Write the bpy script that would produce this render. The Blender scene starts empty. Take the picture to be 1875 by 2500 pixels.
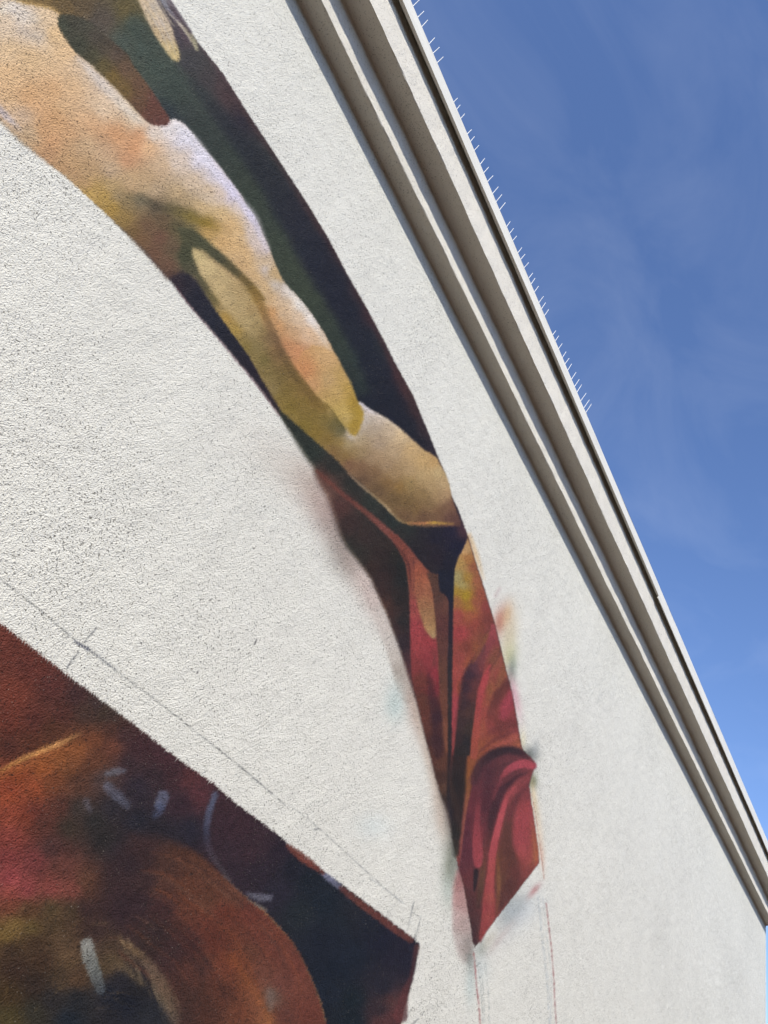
import bpy, math, random
import numpy as np
from mathutils import Matrix, Vector

# ------------------------------------------------------------------ camera
D = 3.0                        # metres from the lens to the wall plane (y = 0)
EYE = Vector((0.0, -D, 1.6))
FPX, CX, CY = 1878.0, 937.5, 1250.0     # focal length and centre for a 1875 x 2500 frame
def cam_dir(px, py): return np.array([px-CX, CY-py, -FPX])
def unit(v): return v/np.linalg.norm(v)
_yv = -(1506.5*932.5+FPX*FPX)/2145.0
AX_X = unit(cam_dir(2444, 3395))        # along the wall
AX_Z = unit(cam_dir(1870, CY+_yv))      # up
AX_Y = unit(np.cross(AX_Z, AX_X))       # into the wall
ROT = np.array([AX_X, AX_Y, AX_Z])      # camera axes -> world axes

scene = bpy.context.scene
col = scene.collection
cam_data = bpy.data.cameras.new('camera')
cam = bpy.data.objects.new('camera', cam_data); col.objects.link(cam)
M = Matrix([list(ROT[i]) for i in range(3)]).to_4x4()
M.translation = EYE
cam.matrix_world = M
cam_data.sensor_fit = 'VERTICAL'; cam_data.sensor_height = 24.0
cam_data.lens = 24.0*FPX/2500.0
cam_data.clip_start = 0.05; cam_data.clip_end = 2000
scene.camera = cam

# ------------------------------------------------------------------ light
SUN_FROM = Vector((-1.15, -1.0, 1.05)).normalized()
elev = math.asin(SUN_FROM.z); azim = math.atan2(SUN_FROM.x, SUN_FROM.y)
world = bpy.data.worlds.new('World'); scene.world = world; world.use_nodes = True
nt = world.node_tree; N = nt.nodes; L = nt.links
for n in list(N): N.remove(n)
out = N.new('ShaderNodeOutputWorld'); bg = N.new('ShaderNodeBackground')
sky = N.new('ShaderNodeTexSky'); sky.sky_type = 'NISHITA'; sky.sun_disc = False
sky.sun_elevation = elev; sky.sun_rotation = azim
sky.air_density = 1.0; sky.dust_density = 0.6; sky.ozone_density = 3.2; sky.altitude = 50
bg.inputs['Strength'].default_value = 0.15
# thin high cirrus, the same all round the sky
tc = N.new('ShaderNodeTexCoord'); mp = N.new('ShaderNodeMapping')
mp.inputs['Scale'].default_value = (1.2, 2.6, 3.0); mp.inputs['Rotation'].default_value = (0.3, 0.5, 0.9)
nz = N.new('ShaderNodeTexNoise'); nz.inputs['Scale'].default_value = 2.6; nz.inputs['Detail'].default_value = 7
nz.inputs['Roughness'].default_value = 0.55; nz.inputs['Distortion'].default_value = 0.7
cr = N.new('ShaderNodeMapRange'); cr.inputs['From Min'].default_value = 0.44; cr.inputs['From Max'].default_value = 0.85
cr.inputs['To Min'].default_value = 0.0; cr.inputs['To Max'].default_value = 0.06; cr.clamp = True
mx = N.new('ShaderNodeMix'); mx.data_type = 'RGBA'
mx.inputs['B'].default_value = (7.0, 7.3, 7.8, 1)
L.new(tc.outputs['Generated'], mp.inputs['Vector']); L.new(mp.outputs['Vector'], nz.inputs['Vector'])
L.new(nz.outputs['Fac'], cr.inputs['Value']); L.new(cr.outputs['Result'], mx.inputs['Factor'])
hs = N.new('ShaderNodeHueSaturation'); hs.inputs['Saturation'].default_value = 1.08; hs.inputs['Hue'].default_value = 0.509; hs.inputs['Value'].default_value = 1.14
L.new(sky.outputs['Color'], hs.inputs['Color']); L.new(hs.outputs['Color'], mx.inputs['A']); L.new(mx.outputs['Result'], bg.inputs['Color'])
L.new(bg.outputs['Background'], out.inputs['Surface'])

sun_data = bpy.data.lights.new('sun', 'SUN'); sun = bpy.data.objects.new('sun', sun_data); col.objects.link(sun)
sun_data.energy = 4.25; sun_data.angle = math.radians(0.5); sun_data.color = (1.0, 0.95, 0.865)
sun.rotation_euler = (-SUN_FROM).to_track_quat('-Z', 'Y').to_euler()
sun.location = (-20, -20, 20)
scene.view_settings.view_transform = 'Standard'; scene.view_settings.look = 'None'
scene.view_settings.gamma = 1; scene.view_settings.use_curve_mapping = False
scene.view_settings.exposure = 0.42

# ------------------------------------------------------------------ helpers
def tag(o, label=None, cat=None, group=None, kind=None):
    if label: o['label'] = label
    if cat: o['category'] = cat
    if group: o['group'] = group
    if kind: o['kind'] = kind
    return o
def link(name, mesh, mat=None, parent=None):
    o = bpy.data.objects.new(name, mesh); col.objects.link(o)
    if mat is not None: mesh.materials.append(mat)
    if parent: o.parent = parent
    return o
def empty(name, loc=(0, 0, 0)):
    o = bpy.data.objects.new(name, None); o.location = loc; col.objects.link(o); return o
def mesh_from(name, verts, faces):
    me = bpy.data.meshes.new(name); me.from_pydata([tuple(v) for v in verts], [], faces); me.update(); return me
def Z(t): return EYE.z + t*D       # heights and offsets were surveyed in units of the lens-to-wall distance
def Yd(d): return (d-1.0)*D

# ------------------------------------------------------------------ materials
def base_mat(name, rough=0.7, spec=0.3):
    m = bpy.data.materials.new(name); m.use_nodes = True
    t = m.node_tree; b = t.nodes['Principled BSDF']
    b.inputs['Roughness'].default_value = rough; b.inputs['Specular IOR Level'].default_value = spec
    return m, t, b
def node(t, kind, **kw):
    n = t.nodes.new(kind)
    for k, v in kw.items():
        if k in n.inputs: n.inputs[k].default_value = v
        else: setattr(n, k, v)
    return n
def maprange(t, src, a, b, c, d):
    n = node(t, 'ShaderNodeMapRange'); n.clamp = True
    for k, v in zip(('From Min', 'From Max', 'To Min', 'To Max'), (a, b, c, d)): n.inputs[k].default_value = v
    t.links.new(src, n.inputs['Value']); return n.outputs['Result']
def math_node(t, op, a, b=None):
    n = node(t, 'ShaderNodeMath', operation=op)
    for i, s in enumerate((a, b)):
        if s is None: continue
        if isinstance(s, (int, float)): n.inputs[i].default_value = s
        else: t.links.new(s, n.inputs[i])
    return n.outputs[0]
def mixc(t, fac, a, b, mode='MIX'):
    n = node(t, 'ShaderNodeMix', data_type='RGBA', blend_type=mode)
    for k, s in (('Factor', fac), ('A', a), ('B', b)):
        i = n.inputs[k] if k == 'Factor' else [q for q in n.inputs if q.name == k and q.type == 'RGBA'][0]
        if k == 'Factor': i = n.inputs[0]
        if isinstance(s, (int, float)): i.default_value = s
        elif isinstance(s, tuple): i.default_value = s
        else: t.links.new(s, i)
    return n.outputs[2]
def noise(t, vec, scale, detail=2.0, rough=0.5, dist=0.0):
    n = node(t, 'ShaderNodeTexNoise'); n.inputs['Scale'].default_value = scale
    n.inputs['Detail'].default_value = detail; n.inputs['Roughness'].default_value = rough; n.inputs['Distortion'].default_value = dist
    t.links.new(vec, n.inputs['Vector']); return n.outputs['Fac']
def mapped(t, vec, scale=(1, 1, 1), loc=(0, 0, 0), rot=(0, 0, 0)):
    n = node(t, 'ShaderNodeMapping'); n.inputs['Scale'].default_value = scale
    n.inputs['Location'].default_value = loc; n.inputs['Rotation'].default_value = rot
    t.links.new(vec, n.inputs['Vector']); return n.outputs['Vector']

def stucco_mat(name, pigment=True, colour=(0.7, 0.7, 0.67, 1), grain=1.0):
    """rough sprayed render: grains, pin-holes the roller missed, grain shadows and glints in the colour, faint rain streaks"""
    m, t, b = base_mat(name, 0.6, 0.13)
    P = node(t, 'ShaderNodeTexCoord').outputs['Object']
    if pigment:
        at = node(t, 'ShaderNodeAttribute'); at.attribute_name = 'pigment'; base = at.outputs['Color']
    else:
        base = node(t, 'ShaderNodeRGB'); base.outputs[0].default_value = colour; base = base.outputs[0]
    # large patches and rain streaks
    big = maprange(t, noise(t, P, 0.8, 4, 0.6), 0.3, 0.7, 0.975, 1.012)
    streak = maprange(t, noise(t, mapped(t, P, (4.0, 1.0, 0.30)), 1.0, 5, 0.6, 0.2), 0.42, 0.72, 1.008, 0.97)
    tone = math_node(t, 'MULTIPLY', big, streak)
    tn = node(t, 'ShaderNodeCombineColor'); 
    for i in range(3): t.links.new(tone, tn.inputs[i])
    c = mixc(t, 1.0, base, tn.outputs[0], 'MULTIPLY')
    # grains, pin-holes mixed with painted grain shadows, and painted glints
    P = mapped(t, P, (1, 1, 1), (0, 0, 0), (0.6, 0.9, 0.5))
    fine = noise(t, P, 150, 2, 0.55)
    mid = noise(t, P, 45, 3, 0.55, 0.4)
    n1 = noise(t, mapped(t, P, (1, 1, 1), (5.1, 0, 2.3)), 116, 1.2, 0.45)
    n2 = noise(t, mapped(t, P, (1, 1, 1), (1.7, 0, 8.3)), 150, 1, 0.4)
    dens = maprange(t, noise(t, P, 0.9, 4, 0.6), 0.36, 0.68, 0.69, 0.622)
    hole_shade = maprange(t, math_node(t, 'SUBTRACT', n1, dens), 0.0, 0.04, 0.0, 1.0)
    dark = math_node(t, 'MULTIPLY', hole_shade, 0.72*grain)
    pit_shade = mixc(t, 0.5, mixc(t, 1.0, c, (0.16, 0.155, 0.14, 1), 'MULTIPLY'), (0.035, 0.03, 0.026, 1))  # one dark tone for unpainted pits and for the shadows of grains
    c = mixc(t, dark, c, pit_shade)
    if pigment:      # sunlit glints on grain tips, painted as pale flecks
        tip_glint = math_node(t, 'MULTIPLY', maprange(t, n2, 0.71, 0.77, 0.0, 0.4), maprange(t, noise(t, P, 3.0, 3, 0.6), 0.42, 0.62, 0.0, 1.0))
        c = mixc(t, tip_glint, c, (0.42, 0.38, 0.31, 1))
    t.links.new(c, b.inputs['Base Color'])
    h = math_node(t, 'MULTIPLY', fine, 1.0)
    h = math_node(t, 'ADD', h, math_node(t, 'MULTIPLY', mid, 0.7))
    h = math_node(t, 'SUBTRACT', h, math_node(t, 'MULTIPLY', hole_shade, 0.5))
    h = math_node(t, 'ADD', h, math_node(t, 'MULTIPLY', noise(t, P, 8, 2, 0.5), 1.4))      # trowel unevenness
    bp = node(t, 'ShaderNodeBump'); bp.inputs['Strength'].default_value = 1.0; bp.inputs['Distance'].default_value = 0.0068*grain
    t.links.new(h, bp.inputs['Height']); t.links.new(bp.outputs['Normal'], b.inputs['Normal'])
    return m
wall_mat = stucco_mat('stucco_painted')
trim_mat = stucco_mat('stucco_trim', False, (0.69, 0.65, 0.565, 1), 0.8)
def metal_mat(name, c):
    m, t, b = base_mat(name, 0.5, 0.35)
    P = node(t, 'ShaderNodeTexCoord').outputs['Object']
    n1 = maprange(t, noise(t, mapped(t, P, (1, 3, 6)), 1.5, 5, 0.6), 0.3, 0.75, 1.03, 0.88)
    n2 = maprange(t, noise(t, P, 55, 3, 0.7), 0.66, 0.76, 1.0, 0.8)
    tn = node(t, 'ShaderNodeCombineColor'); q = math_node(t, 'MULTIPLY', n1, n2)
    for i in range(3): t.links.new(q, tn.inputs[i])
    t.links.new(mixc(t, 1.0, c, tn.outputs[0], 'MULTIPLY'), b.inputs['Base Color'])
    return m
coping_mat = metal_mat('coping_enamel', (0.70, 0.675, 0.60, 1))
spike_mat = metal_mat('spike_plastic', (0.86, 0.86, 0.84, 1))
pave_m, pt, pb = base_mat('pavement_concrete', 0.85, 0.2)
PP = node(pt, 'ShaderNodeTexCoord').outputs['Object']
pc = mixc(pt, maprange(pt, noise(pt, PP, 0.7, 6, 0.6), 0.3, 0.7, 0, 1), (0.065, 0.04, 0.024, 1), (0.095, 0.06, 0.037, 1))
pt.links.new(pc, pb.inputs['Base Color'])

# ------------------------------------------------------------------ ground
ground = link('pavement', mesh_from('pavement', [(-400, -400, 0), (400, -400, 0), (400, 400, 0), (-400, 400, 0)], [(0, 1, 2, 3)]), pave_m)
tag(ground, kind='structure')

# ------------------------------------------------------------------ added unseen brick block behind the viewer, cuts off low sky light
brick_m, bt, bb = base_mat('blocker_brick', 0.85, 0.2)
bt_n = node(bt, 'ShaderNodeTexBrick'); bt_n.inputs['Scale'].default_value = 4.0
bt_n.inputs['Color1'].default_value = (0.30, 0.13, 0.085, 1); bt_n.inputs['Color2'].default_value = (0.36, 0.18, 0.12, 1); bt_n.inputs['Mortar'].default_value = (0.38, 0.34, 0.29, 1)
bt.links.new(mapped(bt, node(bt, 'ShaderNodeTexCoord').outputs['Object'], (1, 1, 1), (0, 0, 0), (math.pi/2, 0, 0)), bt_n.inputs['Vector'])
bt.links.new(bt_n.outputs['Color'], bb.inputs['Base Color'])
glass_m, gt, gb = base_mat('window_glass', 0.08, 0.6); gb.inputs['Base Color'].default_value = (0.03, 0.035, 0.04, 1)
frame_m, ft, fb = base_mat('window_frame_paint', 0.5, 0.3); fb.inputs['Base Color'].default_value = (0.7, 0.68, 0.62, 1)
def box_mesh(name, x0, x1, y0, y1, z0, z1):
    v = [(x, y, z) for z in (z0, z1) for x, y in ((x0, y0), (x1, y0), (x1, y1), (x0, y1))]
    return mesh_from(name, v, [(3, 2, 1, 0), (4, 5, 6, 7), (0, 1, 5, 4), (1, 2, 6, 5), (2, 3, 7, 6), (3, 0, 4, 7)])
blocker = empty('sky_blocker', (0, -19, 0))
tag(blocker, 'added unseen brick block with sash windows, blocking low sky light', 'building')
link('wall', box_mesh('wall', -45, 70, -12, 0, 0, 9.5), brick_m, blocker)
link('roof', box_mesh('roof', -45.2, 70.2, -12.2, .2, 9.5, 9.8), frame_m, blocker)
pane_me = box_mesh('pane', -.6, .6, .02, .05, -.95, .95); pane_me.materials.append(glass_m)
fv = []; ff = []
for a in ((-.7, -.6, -1.05, 1.05), (.6, .7, -1.05, 1.05), (-.6, .6, -1.05, -.95), (-.6, .6, .95, 1.05), (-.6, .6, -.03, .03)):
    k = len(fv); m_ = box_mesh('tmp', a[0], a[1], .0, .10, a[2], a[3])
    fv += [tuple(v.co) for v in m_.vertices]; ff += [tuple(k+i for i in q.vertices) for q in m_.polygons]; bpy.data.meshes.remove(m_)
win_me = mesh_from('window', fv, ff); win_me.materials.append(frame_m)
for i in range(30):
    for j in range(3):
        w_ = bpy.data.objects.new('window', win_me); col.objects.link(w_); w_.parent = blocker; w_.location = (-42+i*3.8, 0, 2.2+j*3.1)
        p_ = bpy.data.objects.new('pane', pane_me); col.objects.link(p_); p_.parent = w_
PIGMENT_GAIN, PIGMENT_CHROMA = 0.925, 0.95
# ---------------------------------------------------------------- mural pigment
# The mural is painted pigment: its colours are laid out in image pixels
# (x right, y down) and carried to the wall by the camera projection (below).
RS = 0.5                       # raster samples per image pixel
SX0, SY0, SX1, SY1 = -300, -260, 1980, 2800
RW, RH = int((SX1-SX0)*RS), int((SY1-SY0)*RS)
IMG_COL = np.zeros((RH, RW, 3), np.float32)
IMG_ID = np.zeros((RH, RW), np.int8)
gyy, gxx = np.mgrid[0:RH, 0:RW].astype(np.float32)
gxx = gxx/RS + SX0
gyy = gyy/RS + SY0

def frame(ox, oy, s):
    return lambda pts: [(ox + p[0]/s, oy + p[1]/s) + tuple(p[2:]) for p in pts]
A1 = frame(0, 0, 2.765); A2 = frame(0, 400, 2.765); A3 = frame(300, 500, 2.765)
A4 = frame(600, 900, 2.765); A5 = frame(800, 1300, 2.765); A6 = frame(900, 1700, 2.765)
A7 = frame(0, 1400, 2.37); A8 = frame(0, 1900, 2.37); A9 = frame(500, 1900, 2.765)
A10 = frame(1100, 2200, 4.1475)

def curve(pts, n=3, closed=False):
    p = np.array([q[:2] for q in pts], float)
    m = len(p); out = []
    for i in range(m if closed else m-1):
        a, b, c, d = (p[(i-1) % m], p[i], p[(i+1) % m], p[(i+2) % m]) if closed else \
                     (p[max(i-1, 0)], p[i], p[i+1], p[min(i+2, m-1)])
        for k in range(n):
            t = k/n
            out.append(0.5*((2*b)+(c-a)*t+(2*a-5*b+4*c-d)*t*t+(3*b-a-3*c+d)*t**3))
    if not closed: out.append(p[-1])
    return np.array(out)

def window(p, pad):
    x0 = int(max(0, (p[:, 0].min()-pad-SX0)*RS)); x1 = int(min(RW, (p[:, 0].max()+pad-SX0)*RS+2))
    y0 = int(max(0, (p[:, 1].min()-pad-SY0)*RS)); y1 = int(min(RH, (p[:, 1].max()+pad-SY0)*RS+2))
    return slice(y0, y1), slice(x0, x1)

def blend_colours(X, Y, cols, eps=150.0, ease=0.34, pw=1.7):
    q = np.array([(c[0], c[1]) + tuple(c[2]) for c in cols], float)      # ease each dab towards its neighbours
    g = np.exp(-((q[:, None, 0]-q[None, :, 0])**2+(q[:, None, 1]-q[None, :, 1])**2)/(2*32.0**2))
    sm = (g @ q[:, 2:])/g.sum(1, keepdims=True)
    cols = [(a[0], a[1], (1-ease)*a[2:]+ease*b) for a, b in zip(q, sm)]
    num = np.zeros(X.shape+(3,), np.float32); den = np.zeros(X.shape, np.float32)
    for x, y, c in cols:
        w = 1.0/((X-x)**2+(Y-y)**2+eps)**pw
        den += w
        for k in range(3): num[..., k] += w*c[k]
    return num/den[..., None]

def sdf(X, Y, p):
    d2 = np.full(X.shape, 1e12, np.float32); ins = np.zeros(X.shape, bool)
    m = len(p)
    for i in range(m):
        ax, ay = p[i]; bx, by = p[(i+1) % m]
        ex, ey = bx-ax, by-ay; L = ex*ex+ey*ey
        if L < 1e-9: continue
        t = np.clip(((X-ax)*ex+(Y-ay)*ey)/L, 0, 1)
        d2 = np.minimum(d2, (X-ax-t*ex)**2+(Y-ay-t*ey)**2)
        if ay != by:
            ins ^= ((ay > Y) != (by > Y)) & (X < ex*(Y-ay)/ey+ax)
    d = np.sqrt(d2)
    return np.where(ins, -d, d)

def sstep(t):
    t = np.clip(t, 0, 1); return t*t*(3-2*t)

def fill(pts, cols, soft=3.0, op=1.0, ident=None, smooth=2, soft_at=None, crisp=False, clip=None):
    p = curve(pts, smooth, True) if smooth > 1 else np.array(pts, float)[:, :2]
    pad = soft*2+4 if soft_at is None else 80
    ys, xs = window(p, pad)
    X, Y = gxx[ys, xs], gyy[ys, xs]
    d = sdf(X, Y, p)
    if soft_at is not None:      # softness varies over the image
        w = np.full(X.shape, 1e-5, np.float32); s = w*soft
        for x, y, r, sv in soft_at:
            g = np.exp(-((X-x)**2+(Y-y)**2)/(2*r*r)); w += g; s += g*sv
        sf = s/w
    else: sf = soft
    m = sstep(0.5 - d/(2*sf))*op
    if clip is not None: m = m*(IMG_ID[ys, xs] == clip)
    c = (blend_colours(X, Y, cols, 70.0, .15, 1.9) if crisp else blend_colours(X, Y, cols)) if len(cols) > 1 else np.array(cols[0][-1], np.float32)
    IMG_COL[ys, xs] = IMG_COL[ys, xs]*(1-m[..., None]) + c*m[..., None]
    if ident is not None:
        I = IMG_ID[ys, xs]; I[d < 0] = ident

def stroke(pts, widths, cols, soft=4.0, op=1.0, clip=None):
    """a brush or spray pass: widths and colours run along the line"""
    p = np.array([q[:2] for q in pts], float); n = len(p)
    if not hasattr(widths, '__len__'): widths = [widths]*n
    if not hasattr(cols[0], '__len__'): cols = [cols]*n
    ops = op if hasattr(op, '__len__') else [op]*n
    cp = curve(pts, 4); t = np.linspace(0, n-1, len(cp)); k = np.arange(n)
    w = np.interp(t, k, widths); oo = np.interp(t, k, ops)
    cc = np.array([np.interp(t, k, [c[j] for c in cols]) for j in range(3)]).T
    ys, xs = window(cp, max(widths)+soft*2+3)
    X, Y = gxx[ys, xs], gyy[ys, xs]
    best = np.full(X.shape, 1e9, np.float32); C = np.zeros(X.shape+(3,), np.float32); O = np.zeros(X.shape, np.float32)
    for i in range(len(cp)-1):
        ax, ay = cp[i]; ex, ey = cp[i+1]-cp[i]; L = ex*ex+ey*ey+1e-9
        tt = np.clip(((X-ax)*ex+(Y-ay)*ey)/L, 0, 1)
        d = np.sqrt((X-ax-tt*ex)**2+(Y-ay-tt*ey)**2) - (w[i]+(w[i+1]-w[i])*tt)/2
        b = d < best
        best = np.where(b, d, best)
        O = np.where(b, oo[i]+(oo[i+1]-oo[i])*tt, O)
        for j in range(3): C[..., j] = np.where(b, cc[i, j]+(cc[i+1, j]-cc[i, j])*tt, C[..., j])
    m = sstep(0.5-best/(2*max(soft*0.74, 1.0)))*O
    if clip is not None: m = m*(IMG_ID[ys, xs] == clip)
    IMG_COL[ys, xs] = IMG_COL[ys, xs]*(1-m[..., None]) + C*m[..., None]

def mist(x, y, rx, ry, ang, col, op):
    """a puff of overspray"""
    R = max(rx, ry)*2.6
    ys, xs = window(np.array([(x-R, y-R), (x+R, y+R)]), 0)
    X, Y = gxx[ys, xs]-x, gyy[ys, xs]-y
    a = math.radians(ang); u = X*math.cos(a)+Y*math.sin(a); v = -X*math.sin(a)+Y*math.cos(a)
    m = np.exp(-0.5*((u/rx)**2+(v/ry)**2))*op
    IMG_COL[ys, xs] = IMG_COL[ys, xs]*(1-m[..., None]) + np.array(col, np.float32)*m[..., None]

def W_(s, *rows):        # width helper: frame pixels -> image pixels
    return [r/s for r in rows]
S = 2.765
WALL = (222, 219, 203)
IMG_COL[:] = WALL

# ---- overspray and dirt on the bare wall, under the picture
mist(*A4([(330, 690)])[0], 95, 40, 35, (196, 180, 160), .38)
mist(*A4([(480, 820)])[0], 60, 34, 50, (176, 145, 126), .55)
mist(*A4([(560, 990)])[0], 50, 26, 60, (176, 136, 122), .62)
mist(*A4([(640, 1150)])[0], 50, 24, 60, (150, 130, 116), .62)
mist(*A5([(150, 180)])[0], 40, 30, 50, (120, 105, 92), .6)
mist(*A5([(235, 300)])[0], 60, 22, 60, (195, 165, 148), .6)
mist(*A5([(320, 480)])[0], 60, 20, 64, (205, 180, 165), .75)
fill(A5([(250, 240), (330, 400), (420, 600), (500, 800), (560, 960), (590, 1120), (560, 1150), (500, 1130), (420, 880), (340, 640), (260, 430), (200, 280)]),
     A5([(300, 400, (205, 180, 165)), (380, 600, (205, 188, 172)), (440, 800, (188, 170, 150)), (500, 950, (165, 145, 125)), (520, 1080, (190, 175, 155)), (450, 760, (200, 185, 170)), (400, 780, (208, 196, 180))]),
     soft=7, op=.85)
mist(*A5([(455, 1120)])[0], 18, 34, 5, (190, 205, 195), .65)
mist(*A5([(590, 1200)])[0], 14, 50, -14, (185, 150, 130), .8)
for q, r in (((345, 180), 9), ((400, 380), 9), ((440, 520), 9), ((480, 700), 12), ((500, 850), 14)):
    mist(*A6([q])[0], r, 40, -14, (200, 175, 150), .75)
mist(*A6([(180, 70)])[0], 16, 24, 0, (185, 205, 195), .6)
mist(*A6([(555, 1150)])[0], 14, 52, 2, (135, 140, 115), .95)
mist(*A6([(540, 1300)])[0], 12, 26, 2, (190, 205, 190), .5)
mist(*A6([(30, 880)])[0], 30, 22, 0, (205, 218, 212), .5)
fill(A6([(600, 1180), (640, 1250), (665, 1400), (690, 1560), (700, 1680), (690, 1780), (640, 1800), (590, 1700), (575, 1500), (570, 1300)]),
     A6([(610, 1250, (190, 125, 115)), (610, 1400, (205, 155, 145)), (640, 1550, (190, 160, 145)), (650, 1700, (170, 155, 140)), (590, 1500, (215, 190, 180)), (640, 1350, (190, 130, 120)), (600, 1700, (205, 185, 175))]),
     soft=10, op=.9)
mist(*A6([(685, 1760)])[0], 8, 34, -6, (120, 120, 110), .8)
mist(*A10([(200, 850)])[0], 9, 34, 0, (190, 205, 195), .75)
mist(*A10([(310, 650)])[0], 14, 30, 0, (200, 208, 200), .7)
mist(*A10([(640, 130)])[0], 32, 12, -52, (120, 130, 128), .8)
mist(*A10([(590, 60)])[0], 26, 12, -52, (150, 160, 158), .75)
mist(*A10([(720, 120)])[0], 40, 22, -45, (195, 205, 208), .6)
mist(*A10([(320, 470)])[0], 10, 16, 20, (150, 160, 150), .75)
mist(*A10([(500, 380)])[0], 30, 5, -52, (195, 170, 158), .7)
mist(*A10([(395, 400)])[0], 22, 8, -52, (200, 190, 165), .7)
mist(*A10([(560, 330)])[0], 40, 14, -52, (205, 200, 192), .45)
mist(*A6([(1118, 1310)])[0], 14, 5, -50, (205, 130, 125), .8)
# right hand overspray of the red cloth
stroke(A5([(955, 20), (1005, 160), (1050, 310)]), [10, 12, 6], (228, 178, 110), soft=9, op=[.8, .75, .4])
stroke(A5([(1130, 430), (1160, 380)]), 6, (190, 150, 150), soft=8, op=.45)
mist(*A5([(1165, 600)])[0], 12, 26, 12, (205, 110, 80), .85)
mist(*A5([(1215, 560)])[0], 9, 22, 8, (222, 165, 100), .7)
mist(*A5([(1225, 700)])[0], 13, 40, 12, (212, 190, 145), .8)
mist(*A5([(1225, 840)])[0], 12, 26, 10, (200, 195, 130), .8)
mist(*A5([(1240, 940)])[0], 8, 26, 6, (115, 135, 115), .8)
mist(*A5([(1262, 1100)])[0], 8, 40, -12, (225, 150, 160), .7)
mist(*A6([(1040, 300)])[0], 6, 20, 0, (225, 210, 160), .7)
mist(*A6([(1090, 395)])[0], 13, 13, 0, (95, 100, 90), .85)
mist(*A6([(1125, 360)])[0], 6, 16, 10, (165, 170, 165), .6)
mist(*A6([(1105, 575)])[0], 8, 13, 0, (95, 105, 60), .9)
mist(*A6([(1120, 700)])[0], 5, 42, -8, (225, 195, 140), .8)
mist(*A6([(1155, 930)])[0], 7, 50, -6, (228, 205, 170), .7)
mist(*A6([(1168, 1060)])[0], 4, 24, -6, (228, 170, 140), .6)

# ---- the long strip: silhouette, filled with its dark ground first
RIGHT = [(375, -60), (409, 0), (450, 58), (485, 105), (542, 177), (600, 269), (676, 384), (752, 500), (802, 583), (849, 672), (898, 757),
         (938, 833), (972, 900), (1008, 965), (1048, 1062), (1070, 1117), (1084, 1149), (1101, 1207), (1120, 1247), (1142, 1308), (1160, 1370), (1176, 1419),
         (1208, 1524), (1234, 1632), (1252, 1702), (1262, 1760), (1274, 1826)]
LEFT = [(1036, 1790), (1018, 1718), (995, 1645), (977, 1589), (944, 1499), (919, 1444), (906, 1414), (876, 1372), (846, 1335), (830, 1306),
        (812, 1250), (797, 1210), (772, 1168), (764, 1140), (744, 1113), (715, 1066), (683, 1016), (650, 970), (620, 930), (575, 876), (517, 807), (462, 746),
        (419, 690), (388, 655), (359, 622), (330, 590), (300, 562), (231, 495), (195, 461), (155, 425), (101, 383), (47, 340), (0, 290), (-40, 262), (-120, 190), (-260, 60), (-290, -200), (300, -230)]
LOW = A6([(1035, 350), (1075, 395), (1110, 432), (1126, 455), (1122, 480), (1108, 510), (1092, 560), (1082, 600), (1095, 700), (1110, 790), (1130, 930), (1148, 1060), (1150, 1125)])
TIP = A6([(1150, 1125), (1000, 1320), (860, 1500), (720, 1690), (702, 1660), (690, 1560), (662, 1400), (640, 1270), (612, 1180), (598, 1090), (575, 1010), (545, 880), (520, 780), (490, 690), (455, 550), (425, 430), (395, 320)])
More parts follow.
